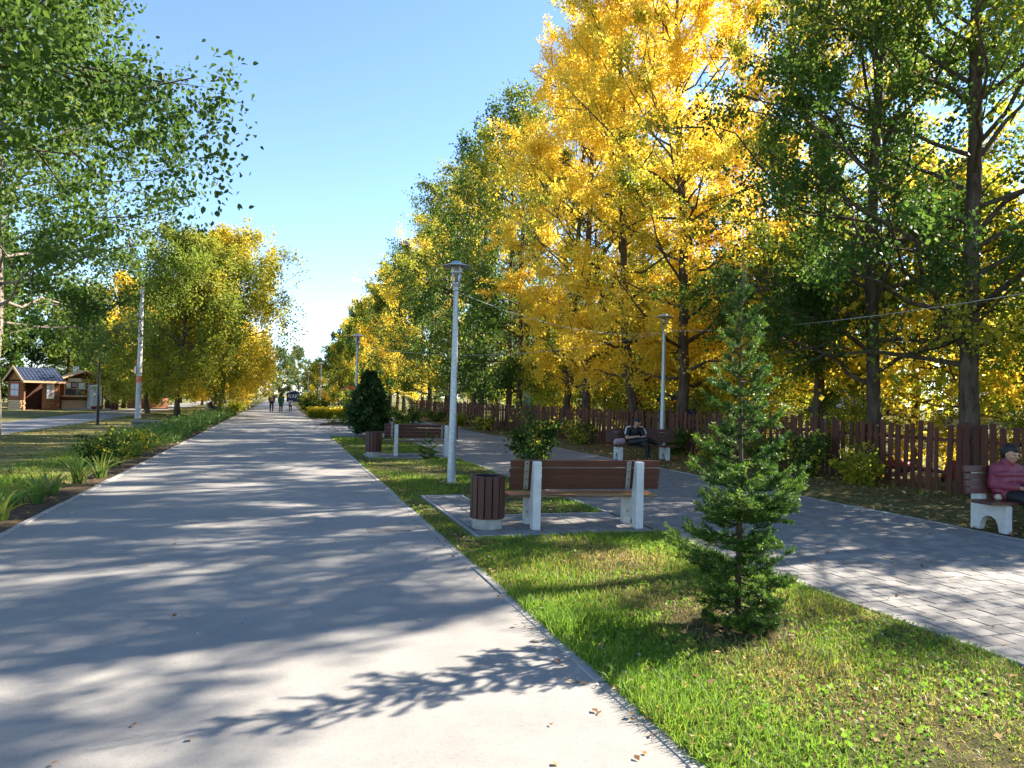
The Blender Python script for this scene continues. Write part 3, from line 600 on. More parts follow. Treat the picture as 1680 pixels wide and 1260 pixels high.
for i, (x, y, h, r_, mt) in enumerate([(11.6, 14.2, 1.15, .62, 'leaf_green'), (11.5, 15.6, .95, .6, 'leaf_green'), (11.7, 12.7, .8, .5, 'leaf_yellowgreen'), (11.8, 20.5, .9, .6, 'leaf_green'), (10.6, 25.5, .9, .8, 'leaf_gold_mix'), (10.4, 29.5, .8, .8, 'leaf_gold_mix'), (9.8, 36, .8, .9, 'leaf_gold_mix'), (9.9, 42, .7, .8, 'leaf_yellowgreen'), (9.8, 48, .8, .9, 'leaf_green')]):
    shrub('fence_shrub', (x, y), h, r_, 1500, .085, mt, ['leafy green bush growing against the fence behind the spruce', 'green bush at the foot of the fence, left of the largest one', 'low yellow green bush at the fence, right of the largest one', 'green bush at the fence left of the sitting man', 'ochre bush at the fence just left of the bench of the man', 'ochre bush at the fence, second left of the bench of the man', 'ochre bush at the fence behind the shrub of the near bench', 'low yellow green bush at the far fence', 'green bush at the far end of the fence'][i], 60 + i, stems=10, low=.08, spread=.95, group='bushes along the fence')
# left border: irises, dark bushes, weeds
def iris(loc, seed, n, H, label):
    rg = np.random.default_rng(seed); e = empty('iris_clump', (loc[0], loc[1], 0), 0, label, 'plant', 'iris clumps in the left border')
    V = []; Q = []; T = []
    for i in range(n):
        a = rg.uniform(0, 6.283); r0 = rg.uniform(0, .10); lean = rg.uniform(.15, 1.0); h = H * rg.uniform(.6, 1.1); w = rg.uniform(.014, .024); d = np.array([math.cos(a), math.sin(a), 0]); s_ = np.array([-d[1], d[0], 0])
        s_ = unit(s_ + rg.normal(0, .4, 3)); b = d * r0; tn = rg.uniform(0, 1); base = len(V)
        for t in np.linspace(0, 1, 6):
            p = b + d * lean * h * t ** 1.8 + np.array([0, 0, -.02 + h * (t - .42 * lean * t ** 3)]); ww = w * (1 - t ** 2.2) + .001
            V += [p - s_ * ww, p + s_ * ww]
        for j in range(5): Q.append([base + 2 * j, base + 2 * j + 1, base + 2 * j + 3, base + 2 * j + 2]); T.append(tn)
    link('leaves', np_mesh('iris', V, Q, tone=T), M['iris_leaf'], e)
for i, (x, y, n, h, lb) in enumerate([(-3.28, 10.6, 46, .46, 'spiky iris clump in the left border nearest the camera'), (-3.24, 12.0, 42, .48, 'spiky iris clump in the left border, second from the camera'), (-3.36, 13.1, 26, .40, 'small spiky iris clump between two larger ones in the left border'), (-3.30, 14.5, 44, .52, 'spiky iris clump in the left border just before the dark bush'), (-3.15, 15.4, 34, .5, 'iris clump touching the dark bush in the left border'), (-3.6, 9.4, 30, .42, 'iris clump cut by the left edge of the photo')]):
    iris((x, y), 70 + i, n, h * 1.22, lb)
shrub('border_bush', (-3.65, 17.6), .72, .62, 2600, .06, 'leaf_dark', 'dark green bush in the left border behind the irises', 81, stems=12, low=.05, spread=1.0)
shrub('border_bush', (-3.6, 19.8), .7, .6, 1700, .065, 'leaf_green', 'mid green bush in the left border beyond the dark one', 82, stems=12, low=.05, spread=1.0)
shrub('border_bush', (-3.7, 22.4), .6, .55, 1200, .065, 'leaf_yellowgreen', 'pale green bush in the left border, third beyond the irises', 83, stems=10, low=.05, spread=1.0)
rg = np.random.default_rng(85); n = 15000
yy = 22 + 34 * rg.uniform(0, 1, n) ** .8; xx = -3.75 + rg.normal(0, .42, n) - .25 * np.sin(yy * .9) ; xx = np.minimum(xx, -3.02); zz = .02 + rg.uniform(0, 1, n) * (.32 + .14 * np.sin(yy * 1.7) + .1 * np.sin(yy * 4.1))
tag(link('border_weeds', leaves_mesh('weeds', rg, np.stack([xx, yy, zz], 1), .12, rg.uniform(.25, 1, n), down=-.6, wid=.35), M['iris_leaf']), 'leafy green weeds growing along the left border of the avenue', 'weeds', kind='stuff')

def blades(name, rg, X, Y, h, w, tone, mat, label, z0=-.012, lean=1.0):
    n = len(X); a = rg.uniform(0, 6.283, n); d = np.stack([np.cos(a), np.sin(a), np.zeros(n)], 1); b = rg.uniform(0, 6.283, n); s_ = np.stack([np.cos(b), np.sin(b), np.zeros(n)], 1) * (w / 2)[:, None]
    P = np.stack([X, Y, np.full(n, z0)], 1); ln = (rg.uniform(.1, 1, n) * lean)[:, None]; H_ = h[:, None]; up = np.array([0, 0, 1.0])
    m_ = P + d * H_ * ln * .35 + up * H_ * .58; t_ = P + d * H_ * ln + up * H_ * (1 - .25 * ln)
    V = np.stack([P - s_, P + s_, m_ + s_ * .8, m_ - s_ * .8, t_], 1); i = np.arange(n) * 5
    Q = np.stack([i, i + 1, i + 2, i + 3], 1); T = np.stack([i + 3, i + 2, i + 4], 1)
    return tag(link(name, np_mesh(name, V, Q, T, tone=np.concatenate([tone, tone])), M[mat]), label, 'grass', kind='stuff')
def wave(x, y, seed, f=1.0):
    rg = np.random.default_rng(seed); v = 0
    for k in range(7):
        a = rg.uniform(0, 6.28); ff = f * rg.uniform(.6, 3.2); v = v + np.sin((x * math.cos(a) + y * math.sin(a)) * ff + rg.uniform(0, 6.28))
    return v / 4.2
rg = np.random.default_rng(91); GX = []; GY = []
for (y0, y1, den) in ((1.5, 4, 8500), (4, 6.5, 6500), (6.5, 10, 3200), (10, 15, 1600), (15, 29.2, 620)):
    n = int((WL - XR - .12) * (y1 - y0) * den * 1.12); x = rg.uniform(XR + .05, WL - .04, n); y = rg.uniform(y0, y1, n)
    if y0 < 5: k = x < .70 * 1.06 * y + 1.9; x, y = x[k], y[k]
    bare = np.exp(-(((x - 3.15) / .62) ** 2 + ((y - 4.72) / .40) ** 2)) * .95
    k = (~in_pad(x, y)) & (rg.uniform(0, 1, len(x)) < np.clip(.72 + .75 * wave(x, y, 92, 2.2), .16, 1) - bare); GX.append(x[k]); GY.append(y[k])
X = np.concatenate(GX); Y = np.concatenate(GY); dist = np.hypot(X, Y)
hh = (.040 + .030 * np.clip(wave(X, Y, 93, 1.6) + .45, 0, 1.7)) * rg.uniform(.35, 1.5, len(X)); ww = (.0042 + .0006 * dist) * rg.uniform(.7, 1.3, len(X))
tuft = np.clip(wave(X, Y, 97, 3.0) - .75, 0, 1); hh = hh * (1 + 1.4 * tuft)
tn = np.clip(.44 + .36 * wave(X, Y, 94, 1.3) - .10 * (Y < 5) * (X > 2.6) + rg.normal(0, .2, len(X)) + .10 * (Y > 9) , 0, 1)
blades('lawn_grass', rg, X, Y, hh, ww, tn, 'grass_blade', 'short green grass of the strip between the avenue and the walkway')
n = 34000; x = rg.uniform(XR + .05, WL - .04, n); y = 1.6 + 8 * rg.uniform(0, 1, n) ** 1.3; k = (~in_pad(x, y)) & (rg.uniform(0, 1, n) < np.clip(.55 - .6 * wave(x, y, 92, 2.2), .12, 1)) & (x < .742 * y + 1.9); x, y = x[k], y[k]; n = len(x)
blades('dry_thatch', rg, x, y, .045 * rg.uniform(.5, 1.5, n), .0055 * rg.uniform(.6, 1.3, n), np.clip(rg.normal(.22, .22, n), 0, 1), 'grass_dry', 'dry matted grass between the green blades of the near lawn', z0=.004, lean=2.2)
# clover and weeds between the blades
n = 17000; x = rg.uniform(XR + .06, WL - .05, n); y = 2 + 11 * rg.uniform(0, 1, n) ** 1.5; k = (~in_pad(x, y)) & (wave(x, y, 95, 1.8) > -.05) & (np.hypot((x - 3.15) / .6, (y - 4.75) / .45) > .8); x, y = x[k], y[k]
me = leaves_mesh('clover', rg, np.stack([x, y, .012 + rg.uniform(0, .03, len(x))], 1), .024, rg.uniform(.35, .9, len(x)), down=-.2, wid=.95)
tag(link('clover', me, M['grass_blade']), 'low clover and weeds among the grass of the near lawn', 'clover', kind='stuff')
# left lawn and verges
n = 52000; y = 7 + 60 * rg.uniform(0, 1, n) ** 1.7; x = rg.uniform(-9.05, -3.35, n); k = rg.uniform(0, 1, n) < np.clip(.5 + .8 * wave(x, y, 96, .7) + .5 * (x > -5.2), .12, 1); x, y = x[k], y[k]; n = len(x)
blades('left_lawn_grass', rg, x, y, (.05 + .05 * (x > -5)) * rg.uniform(.5, 1.5, n), (.006 + .0007 * y) * rg.uniform(.7, 1.3, n), np.clip(.45 + .35 * wave(x, y, 96, .7) + rg.normal(0, .18, n) + .25 * (x > -5), 0, 1), 'grass_dry', 'thin half dry grass of the lawn left of the avenue')
n = 16000; y = 8.5 + 36 * rg.uniform(0, 1, n) ** 1.5; x = -4.45 + rg.normal(0, .5, n); k = (x < -3.5) & (x > -6); x, y = x[k], y[k]; n = len(x)
blades('border_grass', rg, x, y, (.10 + .05 * wave(x, y, 77, 1.2)) * rg.uniform(.5, 1.5, n), (.007 + .0006 * y) * rg.uniform(.7, 1.3, n), np.clip(rg.normal(.6, .2, n), 0, 1), 'grass_blade', 'longer green grass behind the left flower border')
n = 30000; y = 4 + 56 * rg.uniform(0, 1, n) ** 1.6; x = rg.uniform(9.12, 12.2, n); k = rg.uniform(0, 1, n) < np.clip(.4 + .7 * wave(x, y, 98, .9) + .35 * (x - 11), .06, 1); x, y = x[k], y[k]; n = len(x)
blades('verge_grass', rg, x, y, (.05 + .09 * np.clip(x - 11.2, 0, 1)) * rg.uniform(.5, 1.6, n), (.005 + .0007 * y) * rg.uniform(.7, 1.3, n), np.clip(.42 + .3 * wave(x, y, 99, .8) + rg.normal(0, .2, n), 0, 1), 'grass_dry', 'patchy grass of the verge along the picket fence')
# fallen leaves
def litter(name, X, Y, size, label, seed, z=.012, mat='litter', flat=.25):
    rg = np.random.default_rng(seed); n = len(X)
    a = rg.uniform(0, 6.283, n); d = unit(np.stack([np.cos(a), np.sin(a), rg.normal(0, flat, n)], 1)); s_ = unit(np.cross(d, np.array([0, 0, 1.0]) + rg.normal(0, flat, (n, 3)))); l = (size * rg.uniform(.6, 1.3, n))[:, None]
    P = np.stack([X, Y, z + rg.uniform(0, .008, n)], 1); up = np.array([0, 0, 1.0])
    V = np.stack([P - d * l * .5, P + s_ * l * .36 + up * l * .14, P + d * l * .5 + up * l * .04, P - s_ * l * .36 + up * l * .10], 1)
    tag(link(name, np_mesh(name, V, np.arange(n * 4).reshape(n, 4), tone=rg.uniform(0, 1, n)), M[mat]), label, 'leaves', kind='stuff')
rg = np.random.default_rng(101)
n = 260; x = rg.uniform(XL, XR, n); y = 2.2 + 34 * rg.uniform(0, 1, n) ** 1.6; e_ = rg.uniform(0, 1, n) < .55; x = np.where(e_, XR - np.abs(rg.normal(0, .10, n)), x)
litter('fallen_leaves', x, y, .038, 'fallen yellow and brown leaves scattered on the asphalt avenue', 102, .004)
n = 500; y = 2.4 + 24 * rg.uniform(0, 1, n) ** 1.3; k = wave(y * 3, y, 55, .8) > -.15; litter('fallen_leaves', (XR + .07 + np.abs(rg.normal(0, .09, n)) * np.where(rg.uniform(0, 1, n) < .3, -1.2, 1))[k], y[k], .040, 'fallen leaves drifted along the right kerb of the avenue', 107, .014)
n = 1300; x = np.where(rg.uniform(0, 1, n) < .5, XR + .1 + np.abs(rg.normal(0, .16, n)), rg.uniform(XR + .1, WL - .1, n)); y = 2.0 + 26 * rg.uniform(0, 1, n) ** 1.5; k = ~in_pad(x, y)
litter('fallen_leaves', x[k], y[k], .042, 'fallen leaves lying in the grass right of the avenue', 103, .03)
n = 420; litter('fallen_leaves', rg.uniform(WL, WR, n), 3 + 30 * rg.uniform(0, 1, n) ** 1.4, .045, 'fallen leaves scattered on the paved walkway', 104, .016)
n = 6500; litter('fallen_leaves', rg.uniform(WR + .05, 12.2, n), 4 + 54 * rg.uniform(0, 1, n) ** 1.3, .075, 'thick fallen leaves on the verge before the fence', 105, .03)
n = 3200; litter('fallen_leaves', rg.uniform(-9, -3, n), 7 + 50 * rg.uniform(0, 1, n) ** 1.4, .07, 'fallen leaves on the lawn and border left of the avenue', 106, .025)

# hedge, flower bed and low wall at the square
e = empty('low_hedge', (3.2, 51.2, 0), 0, 'low yellow green hedge across the far end of the paved square', 'hedge'); rg = np.random.default_rng(110); n = 9000
P = np.stack([rg.uniform(-1.45, 2.6, n), rg.uniform(-.5, .5, n), .03 + .62 * rg.uniform(0, 1, n) ** .7 * (1 + .2 * np.sin(rg.uniform(0, 9, n)))], 1)
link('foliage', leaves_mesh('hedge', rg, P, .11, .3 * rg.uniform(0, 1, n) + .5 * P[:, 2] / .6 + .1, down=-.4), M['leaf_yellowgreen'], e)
sb = MB()
for x in np.arange(-1.3, 2.6, .35): sb.tube([(x, 0, -.03), (x + .05, .05, .4)], [.02, .008], 5)
sb.build('stems', M['bark'], e)
grid_sheet('flower_bed', 2.05, 4.4, 40.2, 42.2, .2, .0, M['soil'], .28, 12, edge=.6)
for i, (x, y) in enumerate([(2.7, 41.1), (3.2, 41.3), (3.8, 41.0)]):
    shrub('bed_plant', (x, y), .55, .3, 160, .09, 'leaf_gold_mix', ['withered plant at the left of the dark flower bed', 'withered plant in the middle of the dark flower bed', 'withered plant at the right of the dark flower bed'][i], 115 + i, stems=5, low=.1, group='plants in the dark flower bed', cat='plant')
for i, (x, y, h, r_, mt) in enumerate([(2.6, 57, 1.5, 1.0, 'leaf_dark'), (2.4, 62, 1.6, .9, 'leaf_dark'), (2.6, 70, 2.0, 1.0, 'leaf_gold_mix'), (4.4, 48.8, 2.3, 1.1, 'leaf_green'), (2.5, 80, 1.8, 1.1, 'leaf_dark'), (-3.9, 72, .7, 1.0, 'leaf_yellowgreen'), (-4.1, 78, .7, 1.0, 'leaf_yellowgreen')]):
    shrub('square_shrub', (x, y), h, r_, 2200, .12, mt, ['dark shrub just behind the low hedge', 'dark shrub behind the hedge, farther along the avenue', 'yellowish shrub behind the dark ones by the avenue', 'small round crowned shrub right of the hedge', 'farthest dark shrub beside the avenue', 'bright green low shrub at the far left edge of the avenue', 'second bright green low shrub at the far left edge'][i], 120 + i, stems=11, low=.05, spread=.95, group='shrubs by the far square')
w = empty('low_wall', (5.7, 57.2, 0), 0, 'low pale concrete wall with a flat top behind the hedge', 'wall')
MB().box(-1.5, 1.8, -.2, .2, -.05, .48).build('wall_body', M['stall_grey'], w, bevel=.02); MB().box(-1.6, 1.9, -.28, .28, .482, .58).build('coping', M['white_concrete'], w, bevel=.015)

# ------------------------------------------------------------------ street furniture
def make_bench():
    e = empty('park_bench')
    prof = [(-.28, 0), (-.14, 0), (-.125, .09), (-.085, .165), (-.02, .20), (.05, .20), (.115, .165), (.15, .09), (.165, 0), (.28, 0), (.28, .36), (.25, .383), (-.105, .383), (-.185, .855), (-.27, .855), (-.28, .84)]
    for sx in (-.68, .68): MB().prism(prof, sx - .05, sx + .05, 'yz').build('side_frame', M['white_concrete'], e, bevel=.008)
    sl = None
    for i in range(4):
        o = MB().box(-1.0, 1.0, -.045, .045, -.018, .018).build('seat_slat', M['slat_worn'] if i == 0 else M['slat_wood'], e, bevel=.005) if i < 2 else sl.copy()
        if i == 1: sl = o
        if i >= 2: COL.objects.link(o); o.parent = e
        o.location = (0, -.045 + .102 * i, .403)
    ang = math.atan2(.08, .472); dirv = Vector((0, -math.sin(ang), math.cos(ang))); nrm = Vector((0, math.cos(ang), math.sin(ang)))
    sl = None
    for i in range(4):
        if sl is None: o = sl = MB().box(-1.0, 1.0, -.018, .018, -.0435, .0435).build('back_slat', M['slat_wood'], e, bevel=.005)
        else: o = sl.copy(); COL.objects.link(o); o.parent = e
        o.location = Vector((0, -.105, .383)) + dirv * (.150 + .094 * i + (.010 if i == 3 else 0)) + nrm * .030; o.rotation_euler = (ang, 0, 0)
    for sx in (-.795, .565):
        br = MB().box(-.03, .03, -.004, .004, -.18, .18).build('bracket', M['steel'], e, bevel=.002); br.location = Vector((sx + .0, -.105, .383)) + dirv * .295 + nrm * .005; br.rotation_euler = (ang, 0, 0)
        for k in range(4):
            b = MB(); b.lathe([(.009, 0), (.009, .006), (.004, .010), (0, .010)], 8); o = b.build('bolt', M['dark_steel'], br); o.rotation_euler = (math.pi / 2, 0, 0); o.location = (0, -.004, -.15 + k * .1)
    return e
bench = make_bench()
BG = 'slatted park benches on concrete frames'
spots = [((3.78, 8.91), -5, 'brown slatted bench with white concrete frames seen from behind, beside the nearest litter bin'),
         ((3.72, 20.2), -7, 'brown slatted bench seen from behind, partly hidden by the tall near lamp post'),
         ((9.70, 18.72), 172, 'brown slatted bench by the fence that the man in black sits on'),
         ((9.92, 7.62), 177, 'brown slatted bench cut by the right edge that the woman in pink sits on')]
for i, ((x, y), a, lb) in enumerate(spots):
    o = bench if i == 0 else copy_tree(bench)
    o.location = (x, y, .018 if i < 2 else .012); o.rotation_euler = (0, 0, R(a)); tag(o, lb, 'bench', BG)
def make_bin():
    e = empty('litter_bin'); b = MB(); b.lathe([(.185, 0), (.192, .01), (.192, .135), (.18, .145), (0, .145)], 28); b.build('base', M['bin_concrete'], e, smooth=False)
    b = MB(); b.lathe([(.165, .14), (.185, .15), (.185, .655), (.175, .655), (.175, .17), (0, .17)], 28); b.build('liner', M['dark_steel'], e)
    pr = None
    for k in range(14):
        if pr is None: o = pr = MB().box(-.040, .040, -.011, .011, -.265, .265).build('slat', M['bin_wood'], e, bevel=.004)
        else: o = pr.copy(); COL.objects.link(o); o.parent = e
        a = k * 2 * math.pi / 14; o.location = (.205 * math.cos(a), .205 * math.sin(a), .40); o.rotation_euler = (0, 0, a - math.pi / 2)
    b = MB(); b.lathe([(.196, .640), (.218, .640), (.218, .652), (.196, .652), (.196, .640)], 28); b.build('rim', M['dark_steel'], e)
    return e
bn = make_bin()
for i, ((x, y), lb) in enumerate([((2.52, 8.98), 'round brown slatted litter bin on a concrete foot beside the near bench'), ((2.40, 19.95), 'round brown slatted litter bin below the dark thuja bush')]):
    o = bn if i == 0 else copy_tree(bn); o.location = (x, y, .018); o.rotation_euler = (0, 0, .3 * i); tag(o, lb, 'litter bin', 'brown slatted litter bins')
def make_lamp():
    e = empty('street_lamp')
    b = MB(); b.lathe([(.088, -.05), (.086, .25), (.072, 1.2), (.060, 2.4), (.048, 3.74), (.03, 3.76)], 12); b.build('pole', M['galvanised'], e)
    b = MB(); b.lathe([(.05, 3.70), (.062, 3.72), (.062, 3.78), (.085, 3.84), (.09, 3.87), (.03, 3.88)], 16); b.build('collar', M['galvanised'], e, smooth=False)
    b = MB(); b.lathe([(.060, 3.872), (.078, 3.90), (.098, 4.0), (.108, 4.12), (.106, 4.195)], 20); b.build('glass_bowl', M['lamp_glass'], e, smooth=True)
    b = MB(); b.lathe([(.022, 3.88), (.022, 3.98), (.036, 4.02), (.040, 4.10), (.025, 4.15), (0, 4.16)], 12); b.build('bulb', M['white_paint'], e, smooth=True)
    for k in range(4):
        a = k * math.pi / 2 + .5; b = MB(); b.tube([(r_ * math.cos(a), r_ * math.sin(a), z) for r_, z in ((.078, 3.86), (.104, 3.99), (.114, 4.12), (.112, 4.20))], .007, 6); b.build('cage_rib', M['galvanised'], e)
    b = MB(); b.lathe([(.108, 4.055), (.118, 4.055), (.118, 4.075), (.108, 4.075), (.108, 4.055)], 20); b.build('cage_ring', M['galvanised'], e)
    b = MB(); b.lathe([(0, 4.190), (.10, 4.196), (.27, 4.178), (.285, 4.182), (.285, 4.190), (.19, 4.222), (.105, 4.245), (.09, 4.262), (.06, 4.288), (0, 4.30)], 28); b.build('cap', M['galvanised'], e, smooth=False)
    return e
lm = make_lamp()
for i, ((x, y), lb) in enumerate([((3.19, 13.98), 'tall galvanised lamp post with a saucer cap beside the near bench'), ((3.1, 32.4), 'galvanised lamp post rising behind the thuja bush'), ((10.85, 19.65), 'galvanised lamp post behind the bench of the sitting man'),
                                  ((3.1, 63), 'lamp post by the far square, next beyond the thuja one'), ((3.0, 88), 'lamp post beyond the far square, third along the avenue'), ((3.0, 112), 'lamp post in the distance, fourth along the avenue'), ((3.3, 138), 'farthest lamp post, in front of the navy tent')]):
    o = lm if i == 0 else copy_tree(lm); o.location = (x, y, 0); o.rotation_euler = (0, 0, .6 * i); tag(o, lb, 'lamp post', 'galvanised lamp posts')
def cable(P0, P1, sag, label, r=.0045):
    P0 = Vector(P0); P1 = Vector(P1); pts = []
    for i in range(25):
        t = i / 24; p = P0.lerp(P1, t); p.z -= sag * 4 * t * (1 - t); pts.append(p)
    b = MB(); b.tube(pts, r, 5); tag(b.build('festoon_cable', M['wire_grey']), label, 'cable', 'cables strung between lamp posts')
cable((3.1, 32.4, 3.80), (10.85, 19.65, 3.72), .55, 'thin pale cable sagging from the thuja lamp post to the lamp by the fence')
cable((3.19, 13.98, 3.70), (10.85, 19.65, 3.74), .35, 'thin pale cable sagging from the near lamp post to the lamp by the fence')
cable((10.85, 19.65, 3.78), (10.6, 4.5, 3.60), .30, 'thin pale cable running along the fence above the sitting woman', .006)
# left poles
e = empty('concrete_pole', (-7.57, 45.64, 0), 0, 'tall pale concrete lamp pole with a curved arm on the left lawn', 'lamp pole')
b = MB(); b.lathe([(.165, -.1), (.155, .5), (.125, 4), (.098, 7.3), (0, 7.32)], 10); b.build('pole', M['pole_concrete'], e)
b = MB(); b.tube([(0, 0, 7.2), (0, 0, 7.75), (-.10, 0, 8.0), (-.32, -.05, 8.18), (-.75, -.1, 8.32), (-1.15, -.15, 8.42)], .032, 8); b.build('arm', M['dark_steel'], e, smooth=True)
b = MB(); b.box(-1.55, -1.1, -.24, -.06, 8.38, 8.48); b.build('lamp_head', M['steel'], e, bevel=.03)
b = MB(); b.lathe([(.148, 2.05), (.15, 2.05), (.147, 2.42), (.144, 2.42)], 12); b.build('painted_band', M['orange_mark'], e)
b = MB(); b.box(-.24, -.14, -.14, .02, 2.55, 2.95); b.build('switch_box', M['white_paint'], e, bevel=.01)
b = MB(); b.box(-.20, -.12, -.10, .02, 5.75, 5.95); b.build('bracket', M['steel'], e, bevel=.01)
e = empty('black_post', (-7.84, 37.4, 0), 0, 'thin black metal post at the edge of the left path', 'post')
b = MB(); b.lathe([(.06, -.05), (.055, 1.5), (.042, 3.6), (0, 3.62)], 10); b.build('shaft', M['black_paint'], e); b = MB(); b.lathe([(.12, 0), (.12, .02), (.07, .05), (.07, .05)], 10); b.build('foot', M['black_paint'], e)
b = MB(); b.lathe([(.03, 3.6), (.11, 3.66), (.14, 3.9), (.16, 3.93), (0, 4.05)], 10); b.build('lantern', M['black_paint'], e)
e = empty('concrete_block', (-5.21, 33.4, 0), R(8), 'weathered low concrete block lying in the left lawn', 'block')
MB().box(-.55, .55, -.22, .22, -.03, .30).build('block_body', M['stone'], e, bevel=.05); MB().box(-.58, .60, -.25, .25, .302, .40).build('block_top', M['stone'], e, bevel=.03)

# ------------------------------------------------------------------ picket fence
fence = empty('picket_fence', (0, 0, 0), 0, 'dark red brown wooden picket fence running along the right of the park', 'fence')
line = [(12.3, 6.0), (12.3, 19.0), (11.4, 26.5), (11.3, 33.0), (10.5, 40.0), (10.45, 63.0)]
rg = random.Random(21)
pk = []
for wdt, h in ((.12, 1.34), (.14, 1.38), (.105, 1.30), (.13, 1.35)):
    pk.append(MB().prism([(-wdt / 2, 0), (wdt / 2, 0), (wdt / 2, h - .012), (wdt * .2, h), (-wdt * .3, h - .004), (-wdt / 2, h - .02)], -.011, .011, 'xz').build('picket', M['picket_paint'], fence, bevel=.003, seg=1))
usedp = set(); acc = 0
for (a, b_) in zip(line[:-1], line[1:]):
    a = Vector((*a, 0)); b2 = Vector((*b_, 0)); L = (b2 - a).length; d = (b2 - a) / L; ang = math.atan2(d.y, d.x); nrm = Vector((-d.y, d.x, 0)); t = 0
    for z in (.42, 1.05): MB().bar(a - nrm * .03 + Vector((0, 0, z)) , b2 - nrm * .03 + Vector((0, 0, z)), .035, .07).build('rail', M['picket_paint'], fence)
    k = 0
    while k * 2.4 < L:
        p = a + d * (k * 2.4 + .09) - nrm * .085; MB().box(p.x - .04, p.x + .04, p.y - .04, p.y + .04, -.1, 1.28).build('post', M['picket_paint'], fence); k += 1
    while t < L and acc < 296:
        i = rg.randrange(4); src = pk[i]; o = src if i not in usedp else src.copy()
        if i in usedp: COL.objects.link(o)
        usedp.add(i); o.parent = fence; p = a + d * t
        o.location = (p.x + nrm.x * .012, p.y + nrm.y * .012, rg.uniform(-.03, .05)); o.rotation_euler = (rg.uniform(-.02, .02), rg.uniform(-.035, .035), ang + rg.uniform(-.04, .04)); o.scale = (rg.uniform(.85, 1.15), 1, rg.uniform(.96, 1.04))
        t += rg.uniform(.165, .215); acc += 1
        if rg.random() < .03: t += .08

# ------------------------------------------------------------------ things beyond the fence
def inflatable():
    e = empty('inflatable_slide', (16.2, 46, 0), R(80), 'green and yellow inflatable play castle beyond the fence', 'inflatable')
    b = MB(); b.tube([(-5.5, 0, .45), (5.5, 0, .45)], .5, 14); b.build('base_tube', M['inflatable_yellow'], e, smooth=True)
    for x0 in (-5.2, -2.8, -.4):
        b = MB(); pts = [(x0 + .9 - .9 * math.cos(t), 0, .9 + 1.15 * math.sin(t)) for t in np.linspace(0, math.pi, 11)]; b.tube(pts, [.34] * 11, 12); b.build('arch', M['inflatable_green'], e, smooth=True)
        b = MB(); b.lathe([(0, 0), (.26, .1), (.30, .3), (.2, .5), (0, .56)], 12, (x0 + .9, -.1, 2.05)); b.build('knob', M['inflatable_yellow'], e, smooth=True)
    b = MB(); b.lathe([(0, 0), (.5, .12), (.78, .45), (.80, .8), (.55, 1.2), (0, 1.36)], 16, (4.2, 0, 1.05)); b.build('ball_tower', M['inflatable_white'], e, smooth=True)
    b = MB(); b.tube([(2.2, 0, .95), (2.9, 0, 1.9), (3.5, 0, 1.4), (5.2, 0, 1.0)], [.3, .32, .34, .3], 12); b.build('slide_tube', M['inflatable_blue'], e, smooth=True)
inflatable()
def canopy(loc, rz, w, d, zt, h, mat, cloth, label, cat='stall', name='market_stall'):
    e = empty(name, (loc[0], loc[1], 0), rz, label, cat)
    for sx in (-1, 1):
        for sy in (-1, 1): b = MB(); b.tube([(sx * (w / 2 - .08), sy * (d / 2 - .08), -.05), (sx * (w / 2 - .08), sy * (d / 2 - .08), zt)], .03, 6); b.build('post', M['steel'], e)
    b = MB(); b.add([(-w/2, -d/2, zt), (w/2, -d/2, zt), (w/2, d/2, zt), (-w/2, d/2, zt), (-w*.12, 0, zt + h), (w*.12, 0, zt + h)], [(0, 1, 5, 4), (1, 2, 5), (2, 3, 4, 5), (3, 0, 4)]); b.build('roof', M[mat], e)
    for (x0, x1, y0, y1) in ((-w/2, w/2, -d/2 - .01, -d/2), (-w/2, w/2, d/2, d/2 + .01), (-w/2 - .01, -w/2, -d/2, d/2), (w/2, w/2 + .01, -d/2, d/2)): MB().box(x0, x1, y0, y1, zt - .22, zt - .004).build('valance', M[mat], e)
    if cloth: MB().box(-w/2 + .05, w/2 - .05, -d/2 + .10, -d/2 + .13, .0, zt - .05).build('side_curtain', M[cloth], e); MB().box(-w/2 + .05, -w/2 + .08, -d/2 + .14, d/2 - .1, 0, zt - .05).build('side_curtain', M[cloth], e)
    return e
canopy((16.6, 31.2), R(70), 3.0, 2.2, 1.72, .5, 'tarp_red', 'dark_red', 'red canopy stall beyond the fence behind the sitting man')
st = canopy((16.4, 27.0), R(75), 3.6, 2.4, 1.95, .35, 'navy', 'tarp_blue', 'dark blue tarpaulin stall beyond the fence with a white notice')
nb = MB().box(-1.79, -1.775, -.9, -.55, 1.2, 1.55).build('notice', M['white_paint'], st)
canopy((16.5, 18.2), R(60), 2.6, 2.2, 1.62, .45, 'tarp_blue', None, 'blue canopy beyond the fence between the poplar trunks')
canopy((16.4, 12.6), R(90), 3.6, 2.2, 1.42, .22, 'white_paint', None, 'low white canopy beyond the fence at the right edge')
canopy((16.5, 22.4), R(75), 2.0, 2.0, 1.55, .3, 'inflatable_white', None, 'small white canopy beyond the fence behind the spruce')
def ride(loc, rz, mat, label):
    e = empty('toy_car_ride', (loc[0], loc[1], 0), rz, label, 'ride', 'childrens toy cars behind the fence')
    e.scale = (.6, .6, .6)
    MB().prism([(-.7, .15), (.7, .15), (.75, .4), (.35, .5), (.2, .8), (-.35, .8), (-.5, .5), (-.75, .45)], -.32, .32, 'xz').build('body', M[mat], e, bevel=.05)
    for sx in (-.45, .45):
        for sy in (-.34, .34): b = MB(); b.tube([(sx, sy - .05, .16), (sx, sy + .05, .16)], .16, 14); b.build('wheel', M['tyre'], e)
    MB().box(-.25, .15, -.325, .325, .55, .74).build('window', M['window_glass'], e, bevel=.01)
